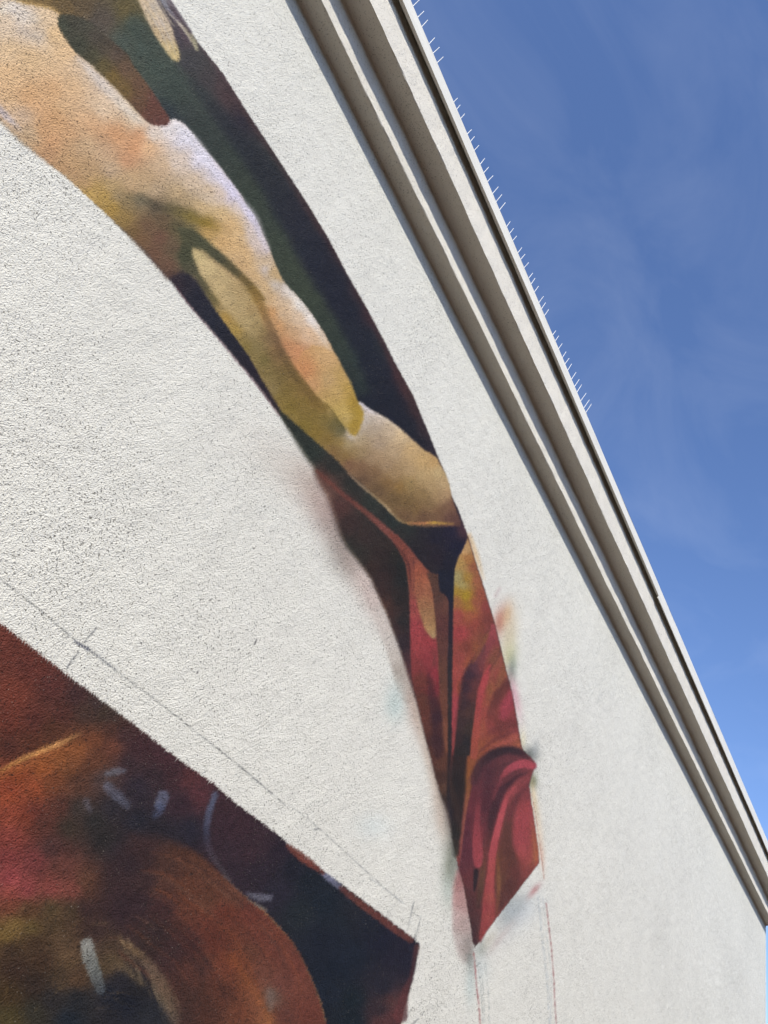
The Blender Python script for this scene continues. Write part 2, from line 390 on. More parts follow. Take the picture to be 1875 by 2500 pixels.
BG = A1([(560, 40, (100, 80, 52)), (450, 60, (108, 84, 45)), (700, 130, (85, 72, 62)), (850, 60, (100, 84, 40)), (920, 110, (98, 84, 42)), (640, 200, (78, 70, 62)), (900, 210, (66, 76, 62)), (850, 270, (66, 80, 74)),
         (960, 330, (58, 74, 68)), (1050, 450, (62, 78, 70)), (1000, 240, (80, 76, 50)), (1100, 380, (78, 76, 52)), (1150, 560, (60, 72, 66)), (1200, 640, (54, 70, 60)), (1260, 420, (60, 58, 64)),
         (1400, 560, (62, 56, 60)), (1500, 580, (74, 55, 58)), (1350, 650, (58, 66, 60)), (1180, 740, (40, 50, 58)), (1260, 800, (32, 36, 50)), (1320, 870, (30, 40, 42)),
         (1450, 900, (40, 46, 50)), (1550, 1030, (44, 54, 50)), (1640, 800, (34, 34, 50)), (1560, 640, (72, 50, 52)), (1650, 760, (68, 46, 48)), (1100, 30, (120, 118, 130)), (1170, 80, (90, 72, 84)),
         (1250, 230, (84, 68, 78)), (1000, -60, (110, 100, 60)), (300, -60, (130, 100, 50)), (700, -150, (100, 80, 50))]) + \
     A3([(860, 0, (50, 62, 54)), (960, 110, (52, 64, 54)), (1040, 60, (36, 42, 48)), (1180, 120, (36, 36, 50)), (1260, 30, (62, 44, 46)), (1330, 150, (62, 40, 42)), (1290, 250, (42, 34, 42)),
         (1030, 240, (54, 66, 54)), (1100, 350, (56, 66, 54)), (1120, 450, (58, 68, 54)), (1200, 300, (34, 40, 48)), (1300, 380, (30, 32, 48)), (1430, 350, (58, 36, 38)), (1400, 460, (38, 32, 42)),
         (1210, 560, (58, 68, 52)), (1300, 650, (56, 66, 50)), (1330, 540, (32, 38, 46)), (1450, 620, (26, 28, 44)), (1560, 600, (62, 38, 42)), (1520, 730, (26, 30, 44)), (1400, 800, (56, 66, 52)), (1460, 920, (58, 70, 56)),
         (1520, 850, (34, 42, 46)), (1600, 900, (26, 30, 46)), (1640, 760, (62, 36, 42)), (1560, 1030, (50, 64, 54)), (1640, 1050, (28, 34, 46)), (1600, 1180, (44, 56, 50)), (1630, 1330, (24, 26, 40)), (1580, 1220, (30, 40, 42))]) + \
     A4([(720, 60, (56, 66, 52)), (780, 130, (40, 50, 46)), (850, 80, (32, 36, 46)), (950, 30, (36, 34, 46)), (1010, 60, (70, 40, 44)), (1080, 150, (74, 42, 42)), (1050, 250, (48, 32, 42)), (950, 200, (26, 28, 44)), (850, 220, (24, 26, 40)),
         (1000, 320, (22, 26, 42)), (1130, 280, (66, 42, 42)), (1100, 400, (26, 28, 42)), (1190, 420, (62, 42, 42)), (1190, 510, (30, 28, 38)), (1270, 560, (46, 34, 44)),
         (250, 320, (44, 50, 38)), (350, 440, (40, 46, 38)), (450, 560, (40, 48, 40)), (600, 660, (38, 42, 36)), (720, 780, (40, 42, 36)), (850, 900, (44, 48, 40)), (1000, 1030, (38, 46, 40)), (1100, 1090, (42, 48, 40)), (1200, 1120, (40, 34, 38)),
         (1280, 1150, (28, 24, 42)), (1400, 1110, (28, 26, 48)), (1430, 1200, (28, 26, 48)), (1300, 1290, (42, 28, 34)), (1150, 1200, (46, 38, 38)), (1050, 1140, (52, 48, 42)), (1460, 1100, (90, 50, 52)),
         (640, 930, (88, 52, 46)), (700, 1060, (62, 42, 38)), (800, 1150, (56, 38, 34)), (900, 1250, (50, 34, 30)), (760, 1210, (40, 44, 36)), (850, 1330, (60, 38, 30)), (960, 1200, (58, 42, 34)), (1000, 1260, (38, 38, 28)), (1040, 1340, (30, 38, 32)), (560, 830, (100, 66, 56)), (520, 760, (104, 62, 52)),
         (30, 20, (40, 32, 44)), (150, 170, (46, 32, 42))]) + \
     A3([(370, 510, (52, 38, 46)), (430, 500, (36, 34, 46)), (520, 620, (34, 34, 48)), (640, 760, (32, 34, 48)), (760, 910, (32, 32, 44)), (860, 1060, (34, 30, 42)), (950, 1220, (38, 32, 42)), (1020, 1340, (44, 32, 40))]) + \
     A5([(200, 90, (60, 42, 38)), (250, 180, (50, 44, 36)), (150, 110, (44, 48, 38)), (400, 150, (46, 32, 28)), (450, 250, (44, 30, 26)), (380, 300, (62, 40, 36)), (500, 320, (32, 34, 30)), (480, 450, (36, 32, 28)), (400, 480, (84, 50, 38)), (350, 400, (58, 38, 34)),
         (500, 600, (36, 36, 34)), (450, 650, (66, 42, 38)), (500, 750, (48, 36, 40)), (540, 850, (70, 42, 44)), (560, 920, (88, 48, 48)), (420, 560, (74, 46, 38)),
         (700, 100, (42, 30, 34)), (600, 130, (34, 26, 34)), (800, 200, (28, 26, 40)), (880, 100, (24, 24, 46)), (840, 300, (28, 26, 42)), (780, 330, (32, 34, 40)), (700, 230, (44, 34, 34)), (550, 40, (44, 40, 38))])
fill(RIGHT + LOW + TIP[1:] + LEFT, BG, soft=2.5, ident=2, smooth=1,
     soft_at=[(500, 780, 150, 5), (760, 1130, 40, 11), (800, 1240, 50, 14), (860, 1360, 45, 10), (930, 1480, 50, 7), (1010, 1700, 70, 7), (1060, 1900, 60, 9),
              (1090, 2030, 50, 13), (1110, 2110, 28, 13), (1140, 2240, 50, 2.5), (1230, 2230, 80, 2), (1320, 2000, 90, 2), (1305, 1870, 14, 4), (1290, 1905, 14, 4), (1150, 1330, 110, 2), (1230, 1650, 120, 2), (900, 750, 130, 2), (500, 150, 200, 2.5), (20, 310, 60, 12), (200, 470, 90, 3)])
stroke([(430, 700), (470, 755), (520, 812), (575, 878), (620, 932), (683, 1016)], 3, (120, 40, 60), soft=4, op=.35)

BARE = IMG_COL.copy()
# long passes of the roller down the strip: green by the arm, navy, a maroon margin
stroke([(330, 60), (400, 160), (470, 270), (540, 365), (600, 450), (650, 545), (700, 640), (752, 725), (800, 800), (838, 870), (862, 930)], [50, 60, 70, 64, 56, 46, 50, 50, 46, 34, 16], [(62, 76, 68), (60, 74, 66), (56, 66, 60), (50, 60, 54), (54, 64, 52), (54, 64, 52), (56, 66, 50), (56, 66, 50), (48, 58, 48), (44, 54, 46), (34, 40, 40)], soft=22, op=.8)
stroke([(470, 200), (560, 310), (640, 410), (705, 505), (760, 600), (810, 690), (856, 780), (894, 855), (925, 920), (965, 990), (1020, 1075)], [16, 36, 60, 66, 68, 66, 58, 54, 60, 50, 24], [(46, 52, 54), (36, 40, 50), (32, 36, 46), (32, 34, 46), (28, 32, 46), (27, 30, 46), (27, 30, 45), (27, 30, 44), (25, 28, 42), (25, 28, 40), (30, 30, 40)], soft=22, op=.8)
stroke([(500, 120), (556, 200), (612, 292), (686, 400), (757, 515), (812, 598), (866, 688), (904, 772), (940, 845), (972, 910), (1008, 978), (1046, 1066)], [14, 16, 18, 18, 18, 18, 16, 16, 16, 20, 24, 18], [(74, 58, 64), (74, 54, 58), (70, 48, 50), (62, 44, 46), (60, 42, 44), (60, 38, 42), (60, 36, 40), (62, 38, 42), (66, 40, 42), (72, 42, 42), (66, 42, 42), (52, 38, 44)], soft=11, op=.75)

IMG_COL[IMG_ID == 0] = BARE[IMG_ID == 0]

# fibres of light at the top of the strip
fill(A1([(930, -60), (1060, -60), (1060, 0), (1110, 80), (1160, 170), (1180, 260), (1205, 330), (1216, 390), (1200, 416), (1160, 400), (1100, 320), (1040, 230), (1000, 150), (955, 50)]),
     A1([(980, 20, (212, 182, 145)), (1050, 30, (175, 165, 160)), (1020, 110, (216, 190, 150)), (1090, 150, (190, 172, 160)), (1130, 240, (188, 168, 150)), (1180, 370, (208, 182, 120)), (1060, 220, (205, 172, 120)), (1120, 310, (210, 182, 125)), (1000, -50, (200, 175, 140))]), soft=5)
stroke(A1([(1040, -40), (1100, 50), (1160, 150), (1200, 240), (1235, 330)]), W_(S, 16, 20, 26, 34, 30), (70, 62, 70), soft=5, op=.9)
stroke(A1([(1070, 0), (1130, 110), (1170, 170)]), 2.5, (205, 190, 160), soft=2.5, op=.7)
stroke(A1([(1080, -40), (1120, 40), (1190, 130), (1260, 210), (1310, 280), (1330, 335)]), W_(S, 30, 26, 20, 30, 38, 20), [(150, 150, 165), (130, 130, 142), (110, 100, 110), (150, 140, 120), (165, 158, 125), (150, 145, 118)], soft=5, op=.9)
stroke(A1([(1130, -20), (1200, 90), (1290, 220)]), W_(S, 20, 24, 16), (78, 62, 72), soft=4, op=.8)

# ---- the arm
ARM = A1([(-300, -300), (60, -40), (110, 8), (240, 30), (350, 55), (405, 95), (392, 130), (395, 180), (440, 258), (515, 360), (620, 440), (740, 555), (830, 648), (930, 757), (1000, 826), (1080, 848), (1135, 835), (1150, 806), (1190, 806), (1240, 830),
          (1290, 890), (1360, 980), (1480, 1120), (1570, 1240), (1640, 1330)]) + \
      A3([(830, 0), (885, 70), (925, 150), (960, 230), (990, 295), (1030, 400), (1075, 500), (1130, 570), (1200, 640), (1260, 715), (1310, 790), (1360, 870), (1400, 940), (1450, 1040), (1500, 1130), (1535, 1190), (1565, 1270)]) + \
      A4([(750, 212), (800, 248), (850, 283), (950, 335), (1050, 410), (1150, 500), (1200, 545), (1245, 570), (1290, 600), (1310, 640), (1345, 700), (1375, 780), (1392, 870), (1420, 950), (1450, 1030), (1452, 1062), (1400, 1066), (1330, 1066), (1220, 1070), (1110, 1058), (1030, 1015),
          (960, 945), (860, 850), (760, 760), (680, 690), (600, 605), (500, 515), (400, 430), (300, 340), (240, 285), (180, 190), (100, 60)]) + \
      A3([(900, 1110), (850, 1020), (740, 870), (640, 735), (560, 605), (505, 515), (450, 462), (400, 450), (360, 470), (300, 500), (260, 450), (160, 330), (-20, 150)]) + [(231, 497), (195, 464), (155, 428), (101, 386), (47, 342), (0, 296), (-60, 250), (-280, 60)]
SKIN = A1([(100, 40, (210, 190, 165)), (200, 120, (210, 188, 162)), (60, 200, (214, 190, 160)), (300, 120, (218, 190, 152)), (355, 100, (224, 192, 150)), (150, 200, (205, 184, 160)), (20, 60, (212, 190, 160)),
           (260, 240, (200, 182, 160)), (370, 230, (218, 180, 128)), (450, 350, (214, 178, 132)), (550, 430, (206, 178, 145)), (620, 490, (208, 184, 155)), (700, 600, (210, 184, 156)), (800, 700, (212, 186, 156)), (900, 800, (218, 196, 165)),
           (200, 400, (212, 176, 130)), (60, 350, (214, 182, 140)), (60, 500, (212, 174, 128)), (60, 640, (208, 170, 124)), (10, 745, (200, 168, 132)), (90, 830, (198, 168, 134)), (150, 780, (196, 168, 140)), (200, 650, (206, 160, 110)), (350, 620, (206, 162, 115)), (480, 600, (208, 170, 126)),
           (380, 800, (204, 162, 112)), (300, 880, (204, 156, 108)), (350, 950, (202, 152, 106)), (500, 880, (202, 158, 112)), (600, 800, (208, 170, 128)), (700, 720, (214, 190, 160)), (800, 900, (198, 146, 100)), (900, 1010, (202, 145, 100)),
           (930, 930, (206, 150, 104)), (860, 1080, (194, 142, 102)), (700, 1030, (192, 156, 120)), (560, 1000, (186, 154, 116)), (450, 1080, (188, 150, 106)), (330, 1050, (186, 140, 100)), (400, 1140, (176, 138, 96)), (200, 920, (190, 165, 130)), (600, 1150, (184, 150, 110)), (750, 1150, (182, 156, 130)),
           (1000, 1000, (210, 168, 122)), (1040, 900, (220, 208, 194)), (1140, 870, (220, 212, 208)), (1230, 940, (220, 215, 222)), (1350, 1080, (218, 213, 224)), (1450, 1190, (216, 209, 222)), (1550, 1330, (208, 200, 222)), (1200, 1090, (212, 192, 172)),
           (1090, 1130, (204, 172, 134)), (1300, 1230, (210, 184, 152)), (1000, 1200, (192, 160, 118)), (1200, 1320, (204, 172, 128)), (1400, 1330, (210, 188, 160)), (900, 1240, (184, 152, 112)), (800, 1320, (150, 130, 98)), (690, 1335, (172, 138, 68)), (650, 1300, (180, 146, 86)), (560, 1230, (176, 142, 96)), (500, 1180, (172, 142, 104))]) + \
       A2([(500, 60, (188, 148, 102)), (610, 190, (178, 144, 72)), (700, 225, (166, 134, 66)), (760, 300, (166, 130, 54)), (840, 370, (142, 114, 60)), (860, 250, (128, 110, 76)), (750, 150, (182, 154, 108)), (900, 120, (192, 156, 112)), (950, 240, (106, 98, 78)),
           (1050, 170, (186, 160, 126)), (1050, 300, (84, 72, 54)), (1100, 380, (96, 76, 54)), (1000, 420, (104, 78, 56)), (950, 510, (112, 82, 54)), (890, 460, (118, 92, 54)), (1080, 500, (110, 74, 58)), (1050, 610, (108, 76, 56)), (1170, 560, (96, 76, 56)), (1140, 680, (106, 74, 56)),
           (1160, 760, (78, 54, 46)), (1190, 420, (80, 74, 48)), (1270, 470, (70, 72, 48)), (1280, 540, (68, 72, 48)), (1220, 620, (78, 74, 52)), (1260, 700, (84, 74, 56)), (1190, 250, (150, 130, 95)), (1200, 320, (110, 96, 64)), (1290, 350, (122, 104, 50)), (1400, 395, (136, 110, 38)),
           (1470, 432, (140, 112, 50)), (1540, 435, (190, 150, 92)), (1350, 290, (194, 164, 118)), (1500, 330, (208, 176, 122)), (1560, 390, (214, 178, 126)), (1620, 290, (212, 196, 185)), (1400, 180, (202, 174, 136)), (1500, 220, (208, 184, 158)), (1450, 80, (212, 200, 194)), (1560, 160, (214, 208, 222)),
           (1400, 460, (196, 154, 88)), (1500, 520, (206, 164, 108)), (1590, 560, (208, 168, 112))]) + \
       A3([(500, 340, (198, 175, 122)), (560, 420, (194, 170, 120)), (650, 520, (188, 162, 112)), (720, 620, (184, 160, 112)), (800, 700, (176, 152, 104)), (850, 800, (168, 146, 100)), (870, 880, (148, 130, 84)), (900, 960, (130, 114, 70)), (950, 1050, (110, 98, 50)),
           (1000, 1150, (106, 88, 42)), (1100, 1250, (112, 92, 38)), (1150, 1350, (118, 96, 40)), (1050, 1300, (118, 98, 46)), (1000, 1240, (134, 114, 72)), (540, 560, (96, 86, 56)), (610, 660, (112, 96, 54)), (690, 760, (170, 132, 56)), (760, 850, (160, 130, 58)), (690, 690, (150, 128, 86)),
           (830, 960, (128, 108, 50)), (890, 1080, (136, 116, 68)), (820, 600, (128, 106, 56)), (890, 640, (146, 116, 46)), (920, 730, (160, 124, 66)), (930, 860, (124, 104, 62)), (990, 900, (108, 86, 56)), (1040, 1010, (100, 78, 46)), (1100, 1120, (100, 82, 42)), (1200, 1240, (108, 86, 40)), (1290, 1340, (120, 94, 38)),
           (700, 250, (206, 165, 108)), (780, 180, (212, 180, 130)), (820, 330, (206, 168, 116)), (800, 410, (202, 162, 108)), (880, 490, (202, 164, 114)), (960, 570, (204, 172, 128)), (1040, 640, (202, 176, 148)), (950, 390, (196, 168, 128)), (900, 250, (208, 192, 186)), (950, 300, (198, 182, 178)), (860, 170, (206, 192, 188)),
           (880, 60, (214, 208, 226)), (960, 440, (200, 194, 202)), (1010, 455, (188, 152, 92)), (1050, 490, (178, 142, 84)), (1030, 535, (200, 196, 196)), (1100, 580, (216, 206, 198)), (1200, 680, (226, 218, 206)), (1280, 780, (224, 216, 212)), (1180, 760, (210, 180, 145)), (1080, 740, (204, 174, 138)), (1000, 640, (196, 158, 108)), (1000, 730, (196, 140, 84)),
           (1050, 820, (200, 150, 98)), (1150, 880, (204, 164, 118)), (1250, 880, (210, 176, 142)), (1350, 910, (216, 190, 162)), (1100, 950, (186, 122, 82)), (1180, 1000, (198, 132, 88)), (1260, 1020, (204, 148, 106)), (1390, 980, (204, 165, 120)), (1200, 1080, (194, 124, 76)), (1280, 1140, (198, 132, 86)), (1350, 1080, (200, 160, 108)),
           (1400, 1050, (190, 155, 100)), (1450, 1120, (190, 152, 92)), (1300, 1240, (172, 120, 74)), (1380, 1280, (194, 160, 104)), (1460, 1230, (194, 160, 100)), (1500, 1300, (186, 150, 66)), (1540, 1260, (162, 128, 44)), (1420, 1370, (194, 164, 108)), (1560, 1350, (166, 128, 26))]) + \
       A4([(400, 50, (198, 138, 88)), (460, 60, (202, 150, 104)), (450, 120, (192, 148, 98)), (560, 80, (188, 154, 104)), (620, 150, (188, 154, 94)), (550, 200, (188, 156, 92)), (160, 60, (148, 128, 80)), (250, 60, (104, 88, 44)), (330, 130, (108, 90, 38)), (400, 220, (114, 94, 36)), (300, 260, (124, 104, 38)), (450, 300, (112, 92, 36)),
           (540, 330, (108, 90, 38)), (600, 380, (90, 82, 42)), (640, 425, (72, 70, 42)), (400, 380, (124, 104, 40)), (300, 335, (148, 124, 62)), (480, 430, (130, 104, 38)), (560, 470, (124, 96, 36)), (640, 500, (142, 112, 48)), (600, 560, (118, 86, 46)), (680, 590, (126, 96, 42)), (180, 150, (148, 128, 84)), (240, 240, (140, 116, 56)),
           (800, 260, (206, 198, 204)), (850, 305, (206, 192, 180)), (900, 335, (202, 182, 160)), (760, 490, (182, 160, 124)), (705, 450, (200, 190, 184)), (690, 505, (170, 150, 108)), (850, 400, (166, 146, 120)), (830, 350, (186, 172, 155)), (900, 500, (160, 138, 112)), (980, 420, (194, 170, 138)), (1050, 450, (214, 184, 138)), (1000, 560, (174, 148, 112)),
           (1120, 560, (194, 160, 108)), (1200, 620, (194, 158, 102)), (1270, 630, (182, 142, 86)), (1300, 700, (194, 168, 118)), (1200, 720, (188, 158, 108)), (1100, 680, (178, 148, 106)), (950, 650, (164, 136, 102)), (850, 600, (164, 136, 102)), (780, 560, (160, 134, 92)), (730, 560, (150, 124, 76)), (1000, 720, (162, 132, 92)),
           (1100, 780, (152, 126, 76)), (1250, 800, (182, 152, 104)), (1340, 780, (194, 164, 116)), (1350, 865, (188, 155, 110)), (1290, 870, (170, 140, 94)), (1200, 850, (128, 102, 60)), (1040, 800, (128, 94, 42)), (960, 770, (118, 86, 46)), (870, 700, (114, 84, 54)), (780, 660, (118, 84, 58)), (700, 640, (112, 74, 56)), (800, 740, (94, 70, 50)),
           (900, 820, (94, 72, 48)), (1000, 880, (98, 76, 46)), (1100, 900, (110, 86, 48)), (1150, 940, (120, 92, 52)), (1250, 910, (124, 98, 60)), (1350, 930, (110, 78, 56)), (1400, 910, (104, 66, 52)), (1300, 970, (108, 76, 50)), (1200, 1000, (98, 68, 48)), (1080, 990, (106, 78, 52)), (1380, 1010, (92, 60, 50)), (1430, 1030, (86, 56, 50))])
fill(ARM, SKIN, soft=2.6, ident=1, smooth=1, soft_at=[(60, 320, 70, 12), (150, 10, 60, 5), (400, 620, 50, 9), (300, 120, 200, 2.6), (800, 1150, 60, 4)])
stroke(A1([(60, -20), (120, 8), (240, 28), (350, 55), (410, 92)]), W_(S, 30, 26, 24, 20, 10), (176, 140, 78), soft=5, op=.8)

stroke(A1([(20, 60), (90, 50), (170, 110), (240, 130)]), W_(S, 60, 90, 110, 60), [(214, 204, 186), (216, 206, 194), (216, 204, 188), (214, 196, 170)], soft=14, op=.75)
stroke(A1([(70, 100), (130, 180), (200, 230), (260, 250)]), W_(S, 20, 50, 50, 20), (190, 176, 160), soft=14, op=.45)
stroke(A1([(520, 392), (600, 465), (690, 565), (790, 665), (880, 760), (960, 830)]), W_(S, 16, 50, 70, 70, 56, 30), [(206, 190, 172), (212, 200, 188), (216, 204, 192), (218, 204, 186), (220, 208, 190), (222, 208, 190)], soft=14, op=.75)
stroke(A1([(-60, 690), (0, 745), (70, 810), (140, 880)]), W_(S, 40, 50, 44, 16), [(172, 162, 170), (170, 162, 168), (188, 180, 184), (200, 178, 155)], soft=9, op=.7)
for k_, (a_, b_) in enumerate((((985, -20), (1190, 370)), ((1010, -30), (1175, 300)), ((960, 10), (1150, 360)), ((1110, 60), (1320, 320)), ((1140, 90), (1290, 290)))):
    stroke(A1([a_, ((a_[0]+b_[0])/2+12, (a_[1]+b_[1])/2-8), b_]), [1.5, 4, 1], (226, 206, 170) if k_ % 2 else (198, 190, 184), soft=2.5, op=.45)
# the brown finger of shadow across the shoulder
fill(A1([(405, 105), (388, 150), (400, 190), (440, 255), (515, 357), (620, 438), (740, 555), (830, 648), (930, 757), (1000, 826), (1070, 850), (1130, 842), (1148, 815), (1130, 770), (1080, 700), (1030, 620), (960, 520), (905, 450), (870, 380), (810, 320), (740, 260), (660, 180), (560, 125), (470, 95)]),
     A1([(430, 160, (60, 66, 50)), (540, 300, (58, 62, 46)), (640, 370, (66, 66, 42)), (700, 440, (98, 84, 40)), (770, 520, (128, 100, 36)), (850, 600, (118, 92, 40)), (840, 470, (96, 68, 54)), (930, 570, (104, 72, 54)), (780, 370, (84, 66, 58)), (950, 690, (98, 68, 42)), (1030, 740, (106, 60, 46)), (1100, 815, (102, 58, 50)), (1050, 680, (104, 60, 52)), (560, 180, (70, 68, 54)), (650, 250, (76, 66, 56)), (480, 120, (70, 64, 48)), (700, 330, (76, 64, 52))]), soft=3.5)
stroke(A1([(620, 445), (740, 562), (830, 656), (925, 760)]), 3, (150, 128, 90), soft=4, op=.5)
# pale rim of the upper arm
stroke(A1([(1200, 850), (1300, 950), (1420, 1110), (1520, 1230), (1600, 1330)]) + A3([(880, 90), (930, 200), (975, 300)]), W_(S, 50, 80, 70, 60, 50, 60, 50, 30), [(220, 214, 214), (222, 217, 224), (221, 216, 226), (217, 210, 224), (212, 205, 224), (212, 205, 222), (208, 200, 210), (204, 192, 196)], soft=12, op=.75)
# long blended passes that follow the muscles
stroke(A1([(120, 620), (300, 760), (480, 840), (700, 880), (920, 960)]), W_(S, 60, 110, 120, 120, 70), [(206, 162, 116), (202, 152, 106), (200, 150, 104), (200, 148, 102), (202, 146, 98)], soft=34, op=.45, clip=1)
stroke(A1([(420, 700), (540, 880), (660, 1040), (800, 1170), (980, 1270)]), W_(S, 50, 80, 90, 90, 60), [(212, 178, 136), (202, 172, 134), (198, 170, 132), (194, 166, 128), (196, 166, 122)], soft=26, op=.4, clip=1)
stroke(A1([(60, 300), (250, 420), (450, 500), (650, 680), (850, 860)]), W_(S, 100, 120, 90, 70, 40), [(214, 182, 138), (212, 178, 132), (210, 176, 134), (212, 178, 138), (210, 176, 136)], soft=30, op=.4, clip=1)
stroke(A1([(180, 930), (330, 1050), (480, 1160), (600, 1250)]), W_(S, 30, 40, 50, 40), (176, 138, 98), soft=16, op=.5, clip=1)
stroke(A3([(640, 150), (760, 230), (860, 400), (960, 560), (1040, 660)]), W_(S, 50, 80, 80, 60, 30), [(202, 166, 112), (208, 170, 116), (206, 168, 114), (204, 168, 116), (204, 170, 126)], soft=18, op=.5, clip=1)
stroke(A3([(1000, 720), (1070, 860), (1150, 980), (1240, 1100), (1320, 1220)]), W_(S, 30, 60, 90, 100, 50), [(198, 146, 92), (196, 144, 94), (196, 138, 92), (194, 134, 88), (182, 128, 80)], soft=16, op=.6, clip=1)
stroke(A3([(1085, 545), (1190, 665), (1280, 785), (1350, 900), (1400, 1000)]), W_(S, 26, 46, 46, 36, 16), [(222, 210, 198), (226, 218, 206), (224, 214, 202), (218, 200, 176), (206, 176, 134)], soft=11, op=.7, clip=1)
stroke(A3([(1240, 820), (1330, 960), (1400, 1090), (1460, 1220)]), W_(S, 40, 60, 60, 50), [(208, 174, 134), (206, 168, 126), (198, 162, 110), (194, 160, 102)], soft=16, op=.5, clip=1)
stroke(A2([(1230, 260), (1340, 280), (1450, 330), (1560, 400), (1640, 470)]), W_(S, 30, 50, 60, 50, 30), [(188, 160, 118), (198, 168, 122), (208, 176, 124), (210, 172, 118), (206, 166, 112)], soft=12, op=.55, clip=1)
# cleft and wedge at the elbow
stroke(A2([(860, 230), (960, 245), (1060, 290), (1160, 310), (1260, 350), (1380, 400), (1470, 435)]), W_(S, 20, 40, 60, 70, 60, 40, 20), [(128, 110, 76), (100, 92, 70), (78, 68, 52), (92, 82, 52), (118, 102, 48), (132, 108, 36), (150, 120, 55)], soft=12, op=.75)
fill(A2([(1190, 430), (1270, 440), (1340, 470), (1440, 555), (1540, 640), (1640, 740)]) + A3([(880, 530), (960, 640), (900, 620), (820, 540), (740, 470), (680, 420), (600, 360), (540, 305), (470, 290), (480, 360), (520, 460), (580, 560), (640, 660), (600, 650), (520, 540), (480, 480), (400, 440), (380, 330), (400, 230)]),
     A3([(430, 220, (76, 74, 50)), (540, 250, (66, 68, 46)), (640, 340, (64, 64, 44)), (740, 420, (74, 68, 42)), (840, 520, (98, 80, 42)), (900, 590, (128, 100, 44)), (430, 350, (66, 68, 46)), (450, 440, (76, 72, 52)), (530, 540, (84, 78, 54)), (600, 620, (104, 92, 54))]), soft=6, op=.95)
fill(A3([(475, 300), (520, 320), (600, 390), (690, 460), (780, 530), (860, 620), (920, 720), (940, 820), (900, 900), (840, 860), (760, 780), (690, 700), (620, 600), (560, 510), (515, 430), (480, 360)]),
     A3([(500, 340, (200, 178, 124)), (560, 420, (196, 172, 122)), (650, 520, (190, 165, 115)), (720, 620, (186, 162, 114)), (800, 700, (178, 154, 106)), (850, 790, (170, 148, 100)), (870, 700, (160, 132, 84)), (900, 820, (146, 124, 78)), (780, 580, (168, 142, 95))]), soft=9, op=.9)
# seam of shade down the forearm
stroke(A3([(860, 560), (930, 670), (985, 800), (1040, 920), (1100, 1050), (1170, 1160), (1260, 1270), (1340, 1370)]) + A4([(570, 250), (640, 350), (670, 410)]), W_(S, 40, 50, 50, 46, 50, 60, 60, 60, 50, 50, 20),
       [(118, 94, 44), (140, 106, 52), (124, 94, 58), (106, 80, 52), (100, 78, 44), (102, 82, 40), (108, 84, 38), (118, 92, 38), (112, 92, 38), (96, 84, 40), (76, 72, 44)], soft=9, op=.75)
# tongue of light at the wrist
fill(A4([(340, -40), (400, 60), (480, 180), (575, 260), (620, 330), (672, 400), (700, 445), (748, 450), (775, 390), (795, 330), (790, 280), (752, 212), (700, 110), (650, 0), (600, -100), (450, -160)]),
     A4([(400, 20, (196, 132, 82)), (450, 110, (196, 146, 98)), (520, 190, (190, 152, 92)), (560, 80, (190, 156, 106)), (620, 160, (190, 156, 96)), (560, 230, (186, 154, 86)), (640, 270, (190, 160, 88)), (685, 340, (198, 170, 108)), (690, 130, (172, 138, 62)), (740, 230, (154, 122, 38)), (775, 290, (158, 126, 30)), (730, 370, (152, 118, 24)), (740, 430, (160, 128, 44)), (640, 350, (178, 150, 84)), (660, 60, (180, 146, 84)), (560, -80, (200, 160, 108))]), soft=4, op=.92)
stroke(A4([(680, 400), (705, 455), (750, 470), (800, 400), (815, 300)]), W_(S, 10, 22, 22, 20, 14), [(180, 165, 140), (194, 182, 170), (182, 164, 136), (180, 165, 145), (198, 188, 185)], soft=8, op=.5)
stroke(A4([(770, 232), (850, 292), (950, 345), (1050, 425)]), W_(S, 16, 22, 18, 16), [(214, 208, 216), (212, 200, 194), (208, 190, 165), (216, 190, 148)], soft=4, op=.8)
# rim light under the hand
stroke(A4([(690, 705), (780, 790), (880, 872), (960, 945), (1015, 1005), (1070, 1040), (1140, 1044), (1210, 1042), (1270, 1040), (1400, 1048)]), W_(S, 10, 14, 16, 18, 16, 14, 14, 16, 16, 12),
       [(150, 112, 84), (168, 138, 106), (152, 124, 84), (172, 145, 105), (160, 130, 88), (150, 118, 70), (172, 112, 68), (196, 128, 78), (200, 156, 60), (150, 110, 62)], soft=4, op=.9)

